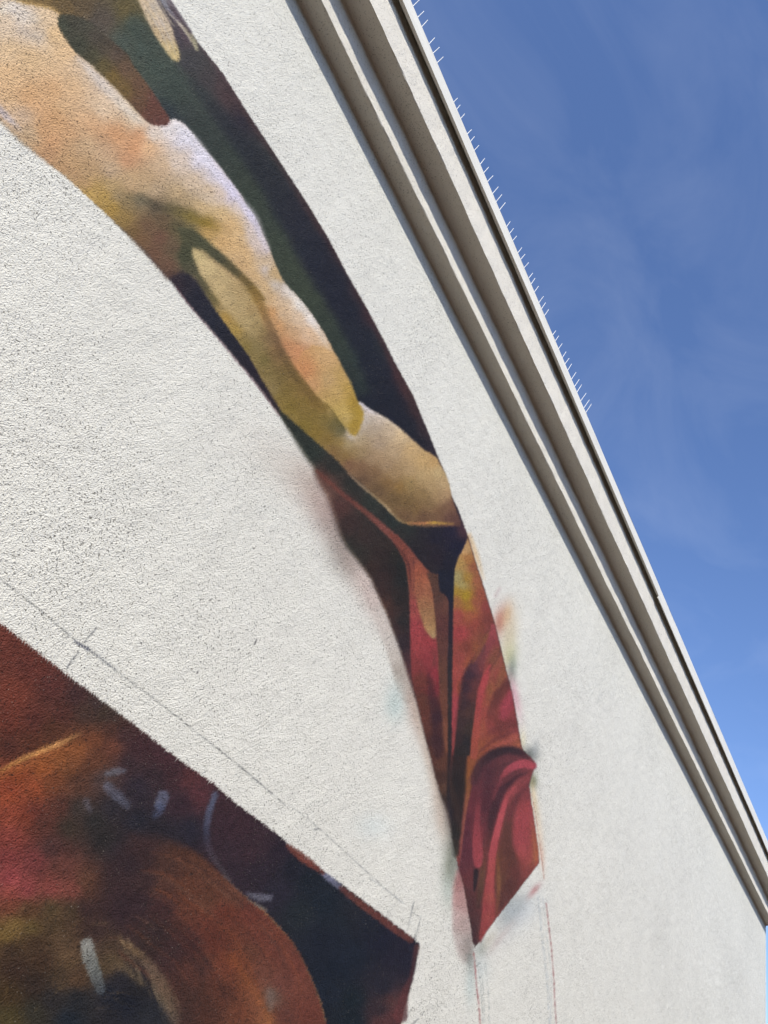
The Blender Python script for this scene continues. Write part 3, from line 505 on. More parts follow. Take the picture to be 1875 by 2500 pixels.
# ---- the red cloth
stroke(A4([(480, 690), (560, 765), (680, 868), (800, 960), (920, 1066), (1020, 1160), (1090, 1245), (1150, 1350)]) + A5([(560, 180)]), W_(S, 16, 26, 30, 32, 44, 52, 66, 90, 60),
       [(108, 58, 46), (114, 62, 50), (112, 58, 48), (118, 62, 50), (136, 70, 60), (140, 74, 62), (146, 74, 64), (144, 74, 62), (130, 68, 60)], soft=5, op=.95)
CLOTH_L = A5([(400, -10), (470, 20), (560, 120), (640, 215), (690, 270), (745, 285), (755, 400), (805, 430), (835, 500), (830, 700), (828, 1000), (822, 1382)]) + A6([(545, 200), (540, 500), (530, 740), (500, 690), (450, 540), (425, 430), (390, 300), (330, 40)]) + \
          A5([(600, 1130), (570, 1000), (560, 850), (556, 650), (553, 500), (550, 400), (540, 300), (525, 210), (480, 120)])
fill(CLOTH_L, A5([(440, 20, (122, 62, 54)), (520, 120, (132, 68, 58)), (560, 210, (132, 68, 58)), (620, 250, (156, 80, 62)), (600, 350, (156, 84, 66)), (600, 520, (160, 70, 70)), (590, 650, (166, 62, 70)), (680, 750, (166, 60, 68)), (620, 800, (160, 62, 68)), (600, 900, (132, 54, 56)), (680, 850, (150, 55, 62)),
                  (720, 950, (150, 50, 62)), (640, 1000, (112, 54, 46)), (720, 1080, (122, 42, 50)), (650, 1150, (102, 54, 42)), (715, 1150, (78, 36, 40)), (740, 1250, (58, 32, 38)), (700, 1300, (80, 42, 38)), (780, 1300, (112, 60, 42)), (660, 1250, (104, 54, 44)),
                  (725, 320, (88, 56, 46)), (735, 420, (86, 54, 46)), (780, 500, (104, 60, 54)), (800, 600, (92, 50, 52)), (770, 700, (96, 54, 48)), (790, 900, (92, 56, 46)), (790, 1100, (98, 56, 42)), (765, 600, (92, 56, 48)), (760, 850, (84, 52, 46))]) +
     A6([(380, 30, (86, 48, 38)), (430, 60, (104, 56, 42)), (480, 150, (62, 38, 38)), (415, 200, (96, 52, 40)), (510, 250, (106, 60, 42)), (460, 300, (66, 38, 38)), (440, 400, (84, 46, 38)), (505, 450, (96, 56, 42)), (480, 550, (66, 40, 32)), (512, 620, (92, 60, 46)), (500, 700, (56, 40, 34))]),
     soft=3, ident=3, smooth=1, crisp=True)
stroke(A5([(440, 60), (500, 130), (545, 220), (560, 330), (562, 450)]), W_(S, 10, 12, 14, 12, 6), [(90, 48, 44), (80, 42, 40), (70, 36, 36), (90, 42, 42), (130, 55, 58)], soft=4, op=.7)
stroke(A5([(580, 190), (588, 280), (575, 400)]), W_(S, 18, 18, 8), (112, 58, 54), soft=3, op=.7)
fill(A5([(588, 215), (650, 268), (694, 340), (712, 430), (725, 560), (738, 690), (715, 716), (690, 700), (655, 650), (628, 570), (602, 480), (592, 380), (586, 290)]),
     A5([(610, 250, (160, 80, 62)), (650, 300, (168, 92, 68)), (620, 400, (158, 88, 68)), (690, 400, (150, 88, 66)), (650, 470, (158, 104, 74)), (690, 550, (158, 110, 78)), (660, 600, (170, 118, 82)), (700, 650, (178, 136, 92)), (718, 700, (176, 140, 105)), (720, 600, (150, 108, 74))]), soft=4)
stroke(A5([(740, 650), (745, 800), (750, 950)]), W_(S, 12, 14, 14), (120, 74, 52), soft=4, op=.7)
stroke(A5([(735, 720), (740, 850), (745, 1000), (735, 1100)]), W_(S, 20, 26, 24, 16), [(176, 62, 74), (180, 56, 74), (150, 45, 60), (110, 40, 48)], soft=6, op=.5)

CLOTH_R = A5([(948, 30), (915, 110), (880, 170), (856, 250), (850, 400), (843, 600), (840, 800), (836, 1382)]) + A6([(566, 200), (556, 430), (560, 700), (575, 1000), (604, 1150), (640, 1150), (720, 900), (900, 500), (1060, 400)]) + [(1274, 1826), (1262, 1760), (1252, 1702), (1234, 1632), (1208, 1524), (1176, 1419), (1160, 1370), (1142, 1308)]
fill(CLOTH_R, A5([(935, 110, (192, 148, 105)), (900, 210, (178, 138, 80)), (950, 180, (172, 112, 62)), (990, 230, (154, 84, 62)), (880, 300, (164, 150, 105)), (905, 350, (166, 150, 100)), (940, 310, (168, 126, 50)), (880, 400, (160, 124, 40)), (930, 430, (166, 136, 26)), (955, 500, (162, 118, 40)), (875, 460, (150, 92, 58)), (960, 560, (164, 84, 58)),
                  (1010, 320, (154, 84, 62)), (1040, 420, (150, 74, 60)), (1000, 480, (154, 80, 62)), (880, 560, (158, 66, 66)), (900, 680, (166, 62, 68)), (1000, 620, (150, 66, 56)), (1070, 500, (146, 62, 62)), (1080, 590, (122, 58, 52)), (1040, 640, (128, 64, 50)), (1100, 660, (138, 60, 66)), (1120, 680, (158, 70, 76)), (950, 780, (130, 60, 50)),
                  (890, 850, (150, 66, 62)), (1000, 780, (146, 80, 50)), (960, 880, (150, 76, 52)), (870, 950, (162, 70, 66)), (900, 1050, (142, 66, 50)), (866, 1150, (166, 60, 74)), (855, 1300, (162, 60, 68)), (1050, 710, (126, 70, 50)), (1130, 740, (152, 68, 72)), (1060, 820, (134, 62, 62)), (1150, 800, (130, 70, 58)), (1050, 900, (138, 64, 62)),
                  (1120, 860, (130, 76, 56)), (1180, 880, (146, 76, 66)), (1100, 930, (166, 66, 68)), (1190, 960, (148, 78, 56)), (1000, 1000, (106, 54, 48)), (1060, 1000, (168, 62, 68)), (1030, 1100, (166, 68, 68)), (1110, 1050, (152, 82, 58)), (1180, 1020, (118, 64, 48)), (1150, 1090, (102, 52, 44)), (1100, 1160, (130, 64, 52)), (1050, 1210, (156, 68, 62)),
                  (1215, 1050, (122, 50, 54)), (1225, 1130, (156, 62, 74)), (1180, 1160, (152, 60, 70)), (1125, 1230, (124, 58, 50)), (1200, 1230, (150, 60, 70)), (1100, 1300, (146, 62, 60)), (1180, 1330, (114, 52, 48)), (1240, 1290, (122, 52, 52)), (1270, 1350, (148, 62, 70)), (1020, 1300, (156, 68, 60))]) +
     A6([(760, 50, (162, 76, 62)), (850, 80, (150, 64, 60)), (950, 100, (140, 58, 58)), (870, 190, (112, 52, 46)), (980, 160, (128, 54, 56)), (760, 200, (156, 80, 58)), (900, 250, (132, 60, 50)), (985, 265, (166, 82, 68)), (1015, 310, (160, 86, 62)), (850, 300, (152, 76, 56)), (760, 350, (150, 78, 52)), (720, 450, (140, 74, 46)), (700, 520, (148, 84, 42)),
         (800, 370, (146, 70, 50)), (692, 600, (112, 68, 36)), (670, 700, (132, 74, 58)), (640, 850, (150, 76, 70)), (620, 1000, (140, 62, 62)), (590, 300, (140, 60, 60)), (590, 900, (40, 34, 28)), (580, 600, (46, 34, 30))]),
     soft=2.2, ident=3, smooth=1, crisp=True)
# the dark lines between the hanging folds
stroke(A5([(800, 360), (828, 480), (828, 700), (826, 900), (825, 1100), (820, 1382)]) + A6([(545, 200), (542, 420), (536, 700)]), W_(S, 50, 20, 18, 22, 22, 20, 20, 18, 20), [(32, 30, 38), (44, 30, 40), (50, 36, 42), (46, 36, 36), (48, 38, 36), (46, 38, 34), (44, 34, 30), (48, 34, 30), (42, 32, 28)], soft=4, op=.9)
stroke(A5([(1050, 740), (1010, 830), (960, 910), (932, 990), (925, 1080), (910, 1180), (905, 1280), (900, 1382)]) + A6([(640, 120), (625, 300), (605, 480), (600, 640), (598, 800), (592, 940), (585, 1060)]), W_(S, 14, 22, 36, 50, 66, 74, 90, 96, 110, 112, 110, 104, 84, 66, 46),
       [(110, 56, 50), (90, 46, 50), (66, 40, 48), (62, 36, 44), (66, 40, 40), (68, 42, 40), (66, 42, 38), (62, 42, 36), (54, 40, 34), (44, 34, 30), (40, 30, 28), (40, 30, 26), (38, 28, 26), (40, 34, 28), (50, 48, 38)], soft=8, op=.9)
stroke(A6([(575, 300), (562, 420), (552, 520), (556, 640), (570, 760)]), W_(S, 16, 18, 18, 16, 8), [(104, 52, 50), (88, 46, 42), (74, 46, 38), (70, 48, 40), (50, 38, 32)], soft=5, op=.6)
stroke(A6([(560, 600), (600, 760), (610, 900)]), W_(S, 30, 40, 30), (74, 50, 40), soft=8, op=.35)
stroke(A5([(1125, 640), (1090, 720), (1060, 820)]), W_(S, 26, 26, 20), (150, 62, 72), soft=6, op=.7)
stroke(A5([(1150, 790), (1100, 870), (1060, 960)]), W_(S, 14, 16, 14), (112, 62, 46), soft=5, op=.5)
stroke(A5([(1095, 900), (1060, 980), (1030, 1080), (1010, 1200), (1000, 1382)]), W_(S, 20, 34, 40, 36, 40), [(170, 66, 70), (172, 64, 70), (168, 68, 68), (158, 68, 62), (158, 74, 60)], soft=7, op=.75)
stroke(A5([(1220, 1010), (1170, 1060), (1120, 1130), (1090, 1220), (1080, 1300)]), W_(S, 24, 34, 34, 26, 20), [(112, 58, 46), (100, 50, 42), (112, 56, 44), (124, 58, 50), (135, 60, 56)], soft=7, op=.7)
stroke(A5([(1240, 1080), (1210, 1140), (1180, 1210)]), W_(S, 22, 40, 30), (160, 60, 74), soft=8, op=.6)
stroke(A6([(1000, 180), (930, 220), (840, 290)]), W_(S, 14, 20, 16), (112, 52, 46), soft=7, op=.55)
stroke(A6([(700, 60), (690, 200), (680, 400), (672, 560), (655, 700), (636, 850), (618, 1000)]), W_(S, 40, 30, 24, 16, 12, 12, 8), [(158, 76, 60), (150, 78, 56), (140, 74, 44), (140, 80, 40), (140, 76, 56), (156, 80, 74), (140, 66, 64)], soft=5, op=.7)

LOWER = A6([(604, 1130), (618, 1040), (634, 930), (652, 820), (672, 720), (690, 640), (705, 580), (735, 510), (775, 440), (830, 382), (900, 348), (970, 345), (1035, 368)] ) + LOW[1:] + TIP[1:9]
fill(LOWER, A6([(740, 560, (108, 54, 58)), (800, 450, (74, 38, 42)), (880, 385, (54, 34, 34)), (980, 375, (58, 34, 36)), (1050, 400, (78, 42, 45)), (850, 480, (84, 44, 46)), (900, 450, (104, 50, 54)), (960, 420, (118, 55, 60)), (1020, 440, (164, 74, 84)), (1090, 460, (176, 72, 86)), (930, 510, (162, 66, 76)), (880, 560, (140, 58, 68)),
                (1000, 525, (90, 46, 50)), (960, 580, (70, 38, 42)), (1060, 540, (120, 58, 62)), (1030, 580, (150, 74, 70)), (1080, 570, (104, 52, 58)), (900, 640, (84, 42, 45)), (860, 600, (100, 45, 52)), (830, 650, (84, 42, 48)), (780, 600, (116, 52, 60)), (720, 700, (104, 45, 52)), (770, 700, (100, 42, 52)), (850, 720, (68, 35, 38)), (800, 780, (94, 42, 52)),
                (720, 800, (138, 58, 68)), (800, 880, (100, 45, 50)), (830, 850, (64, 35, 35)), (690, 850, (100, 45, 55)), (660, 900, (84, 38, 48)), (660, 1050, (94, 42, 52)), (740, 1000, (166, 68, 80)), (700, 1050, (130, 52, 62)), (790, 1000, (114, 60, 50)), (800, 1100, (118, 65, 46)), (920, 680, (166, 72, 75)), (870, 880, (180, 75, 85)),
                (825, 1120, (176, 75, 75)), (810, 1250, (164, 70, 72)), (800, 1400, (154, 62, 65)), (770, 1550, (150, 60, 62)), (760, 1630, (120, 55, 55)), (960, 690, (130, 58, 60)), (950, 800, (94, 52, 44)), (920, 950, (88, 50, 40)), (900, 1100, (112, 62, 42)), (870, 1180, (132, 76, 42)), (880, 1300, (96, 56, 38)), (845, 1350, (162, 70, 64)),
                (950, 1150, (94, 50, 42)), (950, 1280, (88, 48, 40)), (900, 1380, (94, 50, 44)), (850, 1480, (142, 60, 60)), (1040, 650, (146, 62, 65)), (1070, 710, (118, 52, 54)), (1000, 760, (150, 62, 65)), (1060, 800, (172, 70, 78)), (1010, 900, (152, 62, 62)), (1070, 950, (172, 72, 75)), (1120, 950, (164, 84, 68)), (1130, 1080, (166, 96, 58)),
                (1050, 1080, (160, 68, 70)), (980, 1000, (110, 55, 50)), (1000, 1200, (118, 58, 52)), (1080, 1150, (150, 70, 60)), (1010, 1280, (94, 48, 45)), (650, 1180, (106, 50, 52)), (680, 1250, (106, 50, 52)), (760, 1200, (92, 60, 36)), (760, 1300, (88, 55, 38)), (690, 1400, (74, 42, 42)), (735, 1400, (70, 42, 38)), (725, 1550, (68, 42, 42)), (710, 1650, (60, 38, 42)), (625, 1120, (120, 62, 66))]),
     soft=2.2, ident=3, smooth=1, crisp=True, soft_at=[(1150, 1990, 30, 3.5), (1180, 1860, 50, 5), (1305, 1865, 16, 4), (1115, 2110, 22, 6), (1230, 2200, 70, 2), (1310, 2030, 60, 2)])
stroke(A6([(705, 700), (700, 820), (690, 950), (700, 1080)]), W_(S, 14, 14, 14, 12), (86, 40, 50), soft=6, op=.6)
stroke(A6([(760, 640), (745, 760), (742, 880), (738, 1000), (736, 1115)]), W_(S, 20, 34, 60, 68, 50), [(120, 52, 62), (140, 58, 68), (160, 66, 76), (168, 68, 80), (166, 68, 78)], soft=5, op=.8)
stroke(A6([(1045, 512), (985, 560), (905, 635), (860, 720), (838, 830), (815, 950), (800, 1060)]), W_(S, 16, 30, 36, 36, 32, 26, 16), [(86, 44, 48), (62, 34, 40), (72, 36, 42), (66, 34, 38), (60, 34, 34), (92, 48, 44), (112, 62, 48)], soft=7, op=.8)
stroke(A6([(1112, 466), (1060, 452), (990, 468), (925, 515), (882, 580), (850, 650)]), W_(S, 44, 52, 46, 40, 26, 14), [(180, 72, 84), (178, 74, 88), (180, 72, 88), (166, 68, 78), (140, 58, 68), (104, 48, 54)], soft=5, op=.85)
stroke(A6([(1070, 540), (1010, 580), (955, 640), (915, 710), (893, 810), (866, 920), (842, 1040), (826, 1160), (808, 1300), (790, 1440), (768, 1580), (752, 1650)]), W_(S, 10, 20, 34, 40, 46, 48, 46, 46, 50, 56, 52, 20),
       [(150, 72, 72), (158, 74, 72), (166, 72, 75), (176, 74, 80), (182, 75, 84), (180, 74, 84), (176, 72, 78), (174, 74, 74), (164, 70, 72), (156, 64, 66), (152, 60, 62), (130, 56, 56)], soft=4.5, op=.85)
stroke(A6([(900, 900), (880, 1040), (868, 1160), (880, 1280), (875, 1380)]), W_(S, 10, 16, 22, 16, 10), [(110, 60, 44), (126, 70, 44), (136, 80, 42), (118, 72, 42), (110, 60, 46)], soft=5, op=.7)
stroke(A6([(850, 1180), (850, 1320), (850, 1460)]), W_(S, 14, 22, 22), (164, 70, 66), soft=5, op=.6)
stroke(A6([(960, 720), (935, 860), (925, 1000), (960, 1150), (960, 1260)]), W_(S, 20, 40, 50, 56, 46), [(110, 52, 50), (90, 50, 42), (88, 48, 40), (92, 48, 42), (86, 46, 40)], soft=10, op=.7)
stroke(A6([(726, 1190), (722, 1240), (712, 1300)]), W_(S, 34, 30, 12), (46, 33, 33), soft=4, op=.9)
stroke(A6([(770, 1130), (765, 1250), (758, 1340)]), W_(S, 30, 30, 20), (92, 60, 36), soft=6, op=.7)
stroke([(1142, 1308), (1160, 1370), (1176, 1419), (1208, 1524), (1234, 1632), (1252, 1702), (1272, 1822)], 2.5, (90, 48, 42), soft=2.5, op=.55)

# the folds drawn over the red, upper cloth
B1 = frame(1000, 1400, 5.027); B2 = frame(1060, 1800, 2.443)
def s1(*w): return W_(5.027, *w)
def s2(*w): return W_(2.443, *w)
fill(B1([(210, 0), (250, 80), (290, 250), (320, 500), (330, 800), (350, 1000), (360, 1300), (380, 1600), (440, 2212), (480, 2212), (470, 1600), (465, 1200), (470, 800), (490, 500), (480, 350), (370, 200), (350, 0)]),
     B1([(290, 100, (86, 56, 46)), (340, 300, (82, 54, 46)), (420, 400, (104, 62, 54)), (400, 620, (92, 50, 48)), (400, 900, (94, 54, 48)), (410, 1200, (100, 60, 48)), (430, 1600, (110, 62, 48)), (450, 2000, (122, 70, 52))]), soft=3, smooth=1, clip=3)
stroke(B1([(230, 1230), (280, 1520), (335, 1800), (350, 2212)]), s1(40, 100, 130, 110), [(84, 38, 42), (66, 34, 40), (58, 32, 42), (62, 34, 36)], soft=8, op=.65, clip=3)
fill(B1([(350, -40), (370, 170), (440, 260), (480, 330), (495, 450), (532, 420), (540, 200), (540, -40)]), [(0, 0, (28, 28, 42))], soft=2.5, smooth=1, op=.9)
stroke(B1([(508, 380), (500, 900), (494, 1200), (494, 1600), (488, 2212)]), s1(50, 60, 56, 50, 36), [(34, 28, 40), (48, 36, 42), (46, 38, 40), (50, 40, 38), (44, 34, 32)], soft=3, op=.95)
stroke(B1([(548, 1000), (556, 1400), (560, 1700), (545, 2000), (530, 2212)]), s1(24, 50, 60, 44, 30), [(160, 70, 60), (164, 66, 66), (168, 64, 76), (164, 66, 70), (150, 60, 60)], soft=5, op=.7, clip=3)
fill(B1([(920, 850), (850, 970), (790, 1080), (720, 1190), (680, 1300), (655, 1420), (640, 1550), (615, 1700), (590, 1850), (560, 2050), (540, 2240), (745, 2240), (770, 2000), (795, 1800), (820, 1600), (850, 1450), (890, 1300), (912, 1150), (935, 1000), (945, 900)]),
     B1([(860, 1050, (118, 60, 62)), (800, 1160, (86, 48, 58)), (885, 1150, (128, 60, 62)), (740, 1250, (60, 38, 50)), (810, 1350, (100, 50, 52)), (690, 1400, (58, 36, 46)), (790, 1500, (96, 50, 46)), (665, 1600, (62, 40, 44)), (740, 1700, (76, 48, 42)), (640, 1850, (64, 42, 42)), (720, 1900, (62, 46, 38)), (600, 2050, (56, 38, 38)), (690, 2080, (42, 34, 32)), (640, 2200, (46, 36, 32)), (850, 1400, (112, 56, 54))]), soft=2.6, smooth=1, crisp=True)
stroke(B1([(985, 1170), (930, 1290), (868, 1470), (848, 1650), (825, 1850), (800, 2050), (790, 2240)]), s1(40, 84, 76, 74, 84, 90, 90), [(170, 66, 70), (182, 68, 74), (172, 66, 70), (164, 64, 66), (168, 72, 66), (166, 74, 62), (160, 74, 60)], soft=4, op=.9, clip=3)
stroke(B1([(1020, 640), (1020, 780), (960, 940), (890, 1080)]), s1(50, 90, 64, 26), [(160, 72, 78), (150, 66, 72), (134, 62, 66), (122, 58, 62)], soft=5, op=.85, clip=3)
stroke(B1([(985, 640), (930, 800), (850, 960), (780, 1090)]), s1(20, 40, 40, 20), [(112, 56, 50), (130, 76, 50), (146, 84, 54), (140, 76, 52)], soft=5, op=.7, clip=3)
stroke(B1([(1120, 980), (1050, 1120), (1000, 1290), (985, 1440), (960, 1600)]), s1(30, 60, 60, 80, 60), [(148, 80, 66), (148, 82, 62), (140, 74, 60), (146, 84, 52), (150, 74, 58)], soft=7, op=.75, clip=3)
stroke(B1([(1118, 930), (1080, 1040), (1020, 1130), (985, 1200)]), s1(26, 22, 18, 10), (96, 54, 46), soft=5, op=.75, clip=3)
stroke(B1([(1165, 1130), (1130, 1260), (1090, 1380)]), s1(60, 80, 60), (142, 84, 58), soft=8, op=.65, clip=3)
stroke(B1([(1215, 1320), (1140, 1440), (1065, 1570), (1010, 1720)]), s1(60, 100, 110, 80), [(100, 48, 46), (104, 52, 46), (108, 52, 48), (120, 56, 52)], soft=8, op=.8, clip=3)
stroke(B1([(1240, 1470), (1215, 1640), (1140, 1760)]), s1(60, 110, 70), (162, 62, 76), soft=9, op=.7, clip=3)
stroke(B1([(1300, 1850), (1160, 1880), (1020, 1930)]), s1(60, 110, 90), (118, 54, 52), soft=12, op=.6, clip=3)
stroke(B1([(1320, 1990), (1190, 2060), (1040, 2130), (920, 2230)]), s1(56, 50, 46, 46), [(168, 84, 74), (166, 80, 70), (160, 78, 66), (154, 74, 58)], soft=5, op=.8, clip=3)
stroke(B1([(1290, 1935), (1160, 1990), (1010, 2065), (880, 2170)]), s1(28, 34, 34, 30), (108, 50, 48), soft=6, op=.75, clip=3)
# lower cloth
fill(LOWER, B2([(300, 200, (84, 42, 50)), (250, 400, (108, 46, 54)), (400, 180, (88, 46, 50)), (320, 400, (86, 40, 48)), (200, 700, (92, 42, 52)), (480, 600, (150, 62, 66)), (560, 700, (164, 74, 70)), (420, 900, (96, 50, 46)), (220, 1000, (80, 44, 46)), (340, 1000, (150, 64, 62)), (560, 450, (164, 68, 72)), (540, 300, (130, 58, 62)), (480, 760, (128, 56, 52)), (270, 1100, (72, 44, 44))]), soft=2, smooth=1, op=.8, clip=3)
stroke(B2([(232, 262), (275, 170), (340, 108), (420, 76), (500, 84), (556, 118)]), s2(50, 60, 60, 44, 44, 24), [(80, 42, 48), (68, 38, 44), (54, 34, 38), (50, 32, 35), (56, 34, 38), (84, 44, 48)], soft=8, op=.9, clip=3)
stroke(B2([(300, 190), (360, 150), (430, 130), (500, 130)]), s2(30, 40, 30, 14), [(90, 44, 52), (96, 48, 54), (108, 52, 58), (120, 56, 62)], soft=9, op=.6, clip=3)
stroke(B2([(592, 172), (535, 158), (475, 174), (424, 212), (394, 252)]), s2(34, 52, 46, 34, 14), [(184, 72, 86), (180, 72, 86), (180, 72, 88), (160, 66, 76), (124, 54, 62)], soft=4.5, op=.9)
stroke(B2([(560, 208), (500, 232), (440, 280), (402, 320), (378, 370), (352, 440), (336, 530), (322, 640)]), s2(10, 18, 28, 44, 52, 50, 40, 20), [(104, 52, 56), (76, 38, 44), (64, 34, 40), (74, 38, 44), (72, 36, 42), (64, 34, 38), (66, 36, 38), (88, 46, 44)], soft=6, op=.85, clip=3)
stroke(B2([(398, 262), (372, 310), (352, 370)]), s2(16, 20, 14), (112, 50, 58), soft=5, op=.8, clip=3)
stroke(B2([(330, 220), (312, 330), (300, 430)]), s2(50, 50, 40), (74, 36, 44), soft=12, op=.5, clip=3)
fill(B2([(455, 360), (520, 325), (478, 440), (468, 560), (478, 660), (505, 750), (520, 830), (470, 930), (420, 1000), (385, 1050), (368, 900), (366, 760), (392, 600), (420, 460)]),
     B2([(440, 430, (110, 54, 54)), (425, 560, (98, 54, 46)), (440, 700, (90, 48, 42)), (395, 720, (112, 62, 44)), (450, 880, (88, 46, 42)), (395, 850, (104, 62, 44)), (390, 980, (92, 50, 46)), (500, 820, (106, 50, 46))]), soft=8, smooth=1, clip=3)
stroke(B2([(555, 400), (522, 500), (518, 630), (552, 730)]), s2(40, 80, 90, 50), [(160, 66, 70), (170, 68, 76), (168, 68, 76), (158, 68, 66)], soft=13, op=.75, clip=3)
stroke(B2([(580, 480), (596, 600), (606, 710), (580, 770)]), s2(16, 28, 34, 30), [(164, 80, 70), (168, 92, 66), (168, 96, 62), (140, 70, 56)], soft=8, op=.75, clip=3)
stroke(B2([(565, 285), (515, 338), (476, 400), (446, 490)]), s2(16, 26, 26, 14), (112, 50, 54), soft=6, op=.8, clip=3)
stroke(B2([(572, 240), (520, 290), (470, 346), (440, 420)]), s2(16, 16, 16, 10), [(140, 62, 66), (150, 66, 70), (152, 64, 70), (130, 58, 60)], soft=5, op=.7, clip=3)
stroke(B2([(376, 690), (386, 850), (382, 960), (372, 1050)]), s2(10, 22, 18, 10), [(116, 66, 46), (134, 84, 52), (124, 74, 48), (118, 62, 48)], soft=5, op=.85, clip=3)
fill(B2([(558, 222), (500, 268), (432, 330), (411, 380), (385, 460), (352, 580), (327, 690), (320, 790), (302, 900), (286, 1050), (268, 1190), (276, 1215), (350, 1110), (362, 1080), (356, 950), (358, 850), (366, 720), (385, 600), (405, 520), (430, 420), (450, 352), (500, 290)]),
     B2([(520, 265, (142, 64, 68)), (450, 325, (164, 70, 76)), (415, 430, (182, 74, 84)), (385, 540, (184, 76, 86)), (355, 660, (176, 72, 80)), (340, 780, (170, 72, 74)), (325, 900, (166, 68, 72)), (345, 960, (160, 74, 68)), (310, 1020, (156, 62, 66)), (335, 1060, (152, 66, 64)), (290, 1140, (146, 60, 62))]), soft=2.4, smooth=1, clip=3, crisp=True)
stroke(B2([(345, 830), (338, 960), (322, 1080)]), s2(6, 8, 8), (178, 86, 82), soft=3, op=.45, clip=3)
stroke(B2([(312, 560), (300, 700), (288, 800), (276, 900), (262, 1010)]), s2(24, 30, 34, 36, 24), [(96, 44, 50), (112, 56, 52), (104, 64, 46), (88, 58, 44), (76, 46, 42)], soft=5, op=.85, clip=3)
stroke(B2([(262, 400), (256, 500), (256, 600), (260, 700), (262, 758)]), s2(16, 34, 54, 64, 44), [(124, 52, 60), (142, 58, 68), (158, 64, 74), (168, 68, 78), (164, 66, 76)], soft=4, op=.9, clip=3)
stroke(B2([(198, 470), (194, 600), (186, 720), (200, 830), (216, 920)]), s2(30, 44, 50, 50, 40), [(96, 42, 54), (88, 40, 52), (94, 44, 54), (104, 50, 54), (90, 46, 48)], soft=6, op=.75, clip=3)
stroke(B2([(250, 800), (246, 860), (240, 915)]), s2(30, 26, 10), (44, 31, 33), soft=3.5, op=.95, clip=3)
stroke(B2([(214, 250), (204, 340), (190, 430), (172, 560), (157, 690), (150, 760)]), s2(10, 10, 9, 9, 9, 6), [(140, 80, 50), (144, 84, 54), (150, 82, 62), (156, 84, 72), (150, 74, 70), (130, 64, 64)], soft=3, op=.85)
stroke(B2([(190, 880), (206, 980), (226, 1120), (242, 1230)]), s2(10, 30, 40, 20), [(96, 52, 52), (80, 46, 46), (72, 42, 44), (62, 38, 42)], soft=5, op=.7, clip=3)
# halo of dry spray left of the cloth
stroke(B2([(20, 260), (44, 380), (70, 480), (96, 620), (108, 740), (112, 860)]), s2(16, 20, 26, 30, 30, 20), [(180, 150, 126), (170, 148, 124), (160, 145, 128), (140, 134, 118), (130, 132, 116), (160, 162, 146)], soft=14, op=[.5, .6, .7, .75, .75, .5], clip=0)
fill(B2([(140, 790), (168, 830), (186, 900), (204, 1000), (226, 1130), (236, 1230), (210, 1290), (150, 1290), (110, 1160), (112, 980), (126, 860)]),
     B2([(155, 850, (178, 100, 94)), (150, 960, (190, 128, 118)), (185, 1000, (176, 120, 110)), (130, 1060, (208, 168, 156)), (190, 1120, (176, 144, 132)), (200, 1230, (150, 134, 122)), (140, 1220, (204, 184, 172))]), soft=7, smooth=1, op=.72, clip=0)

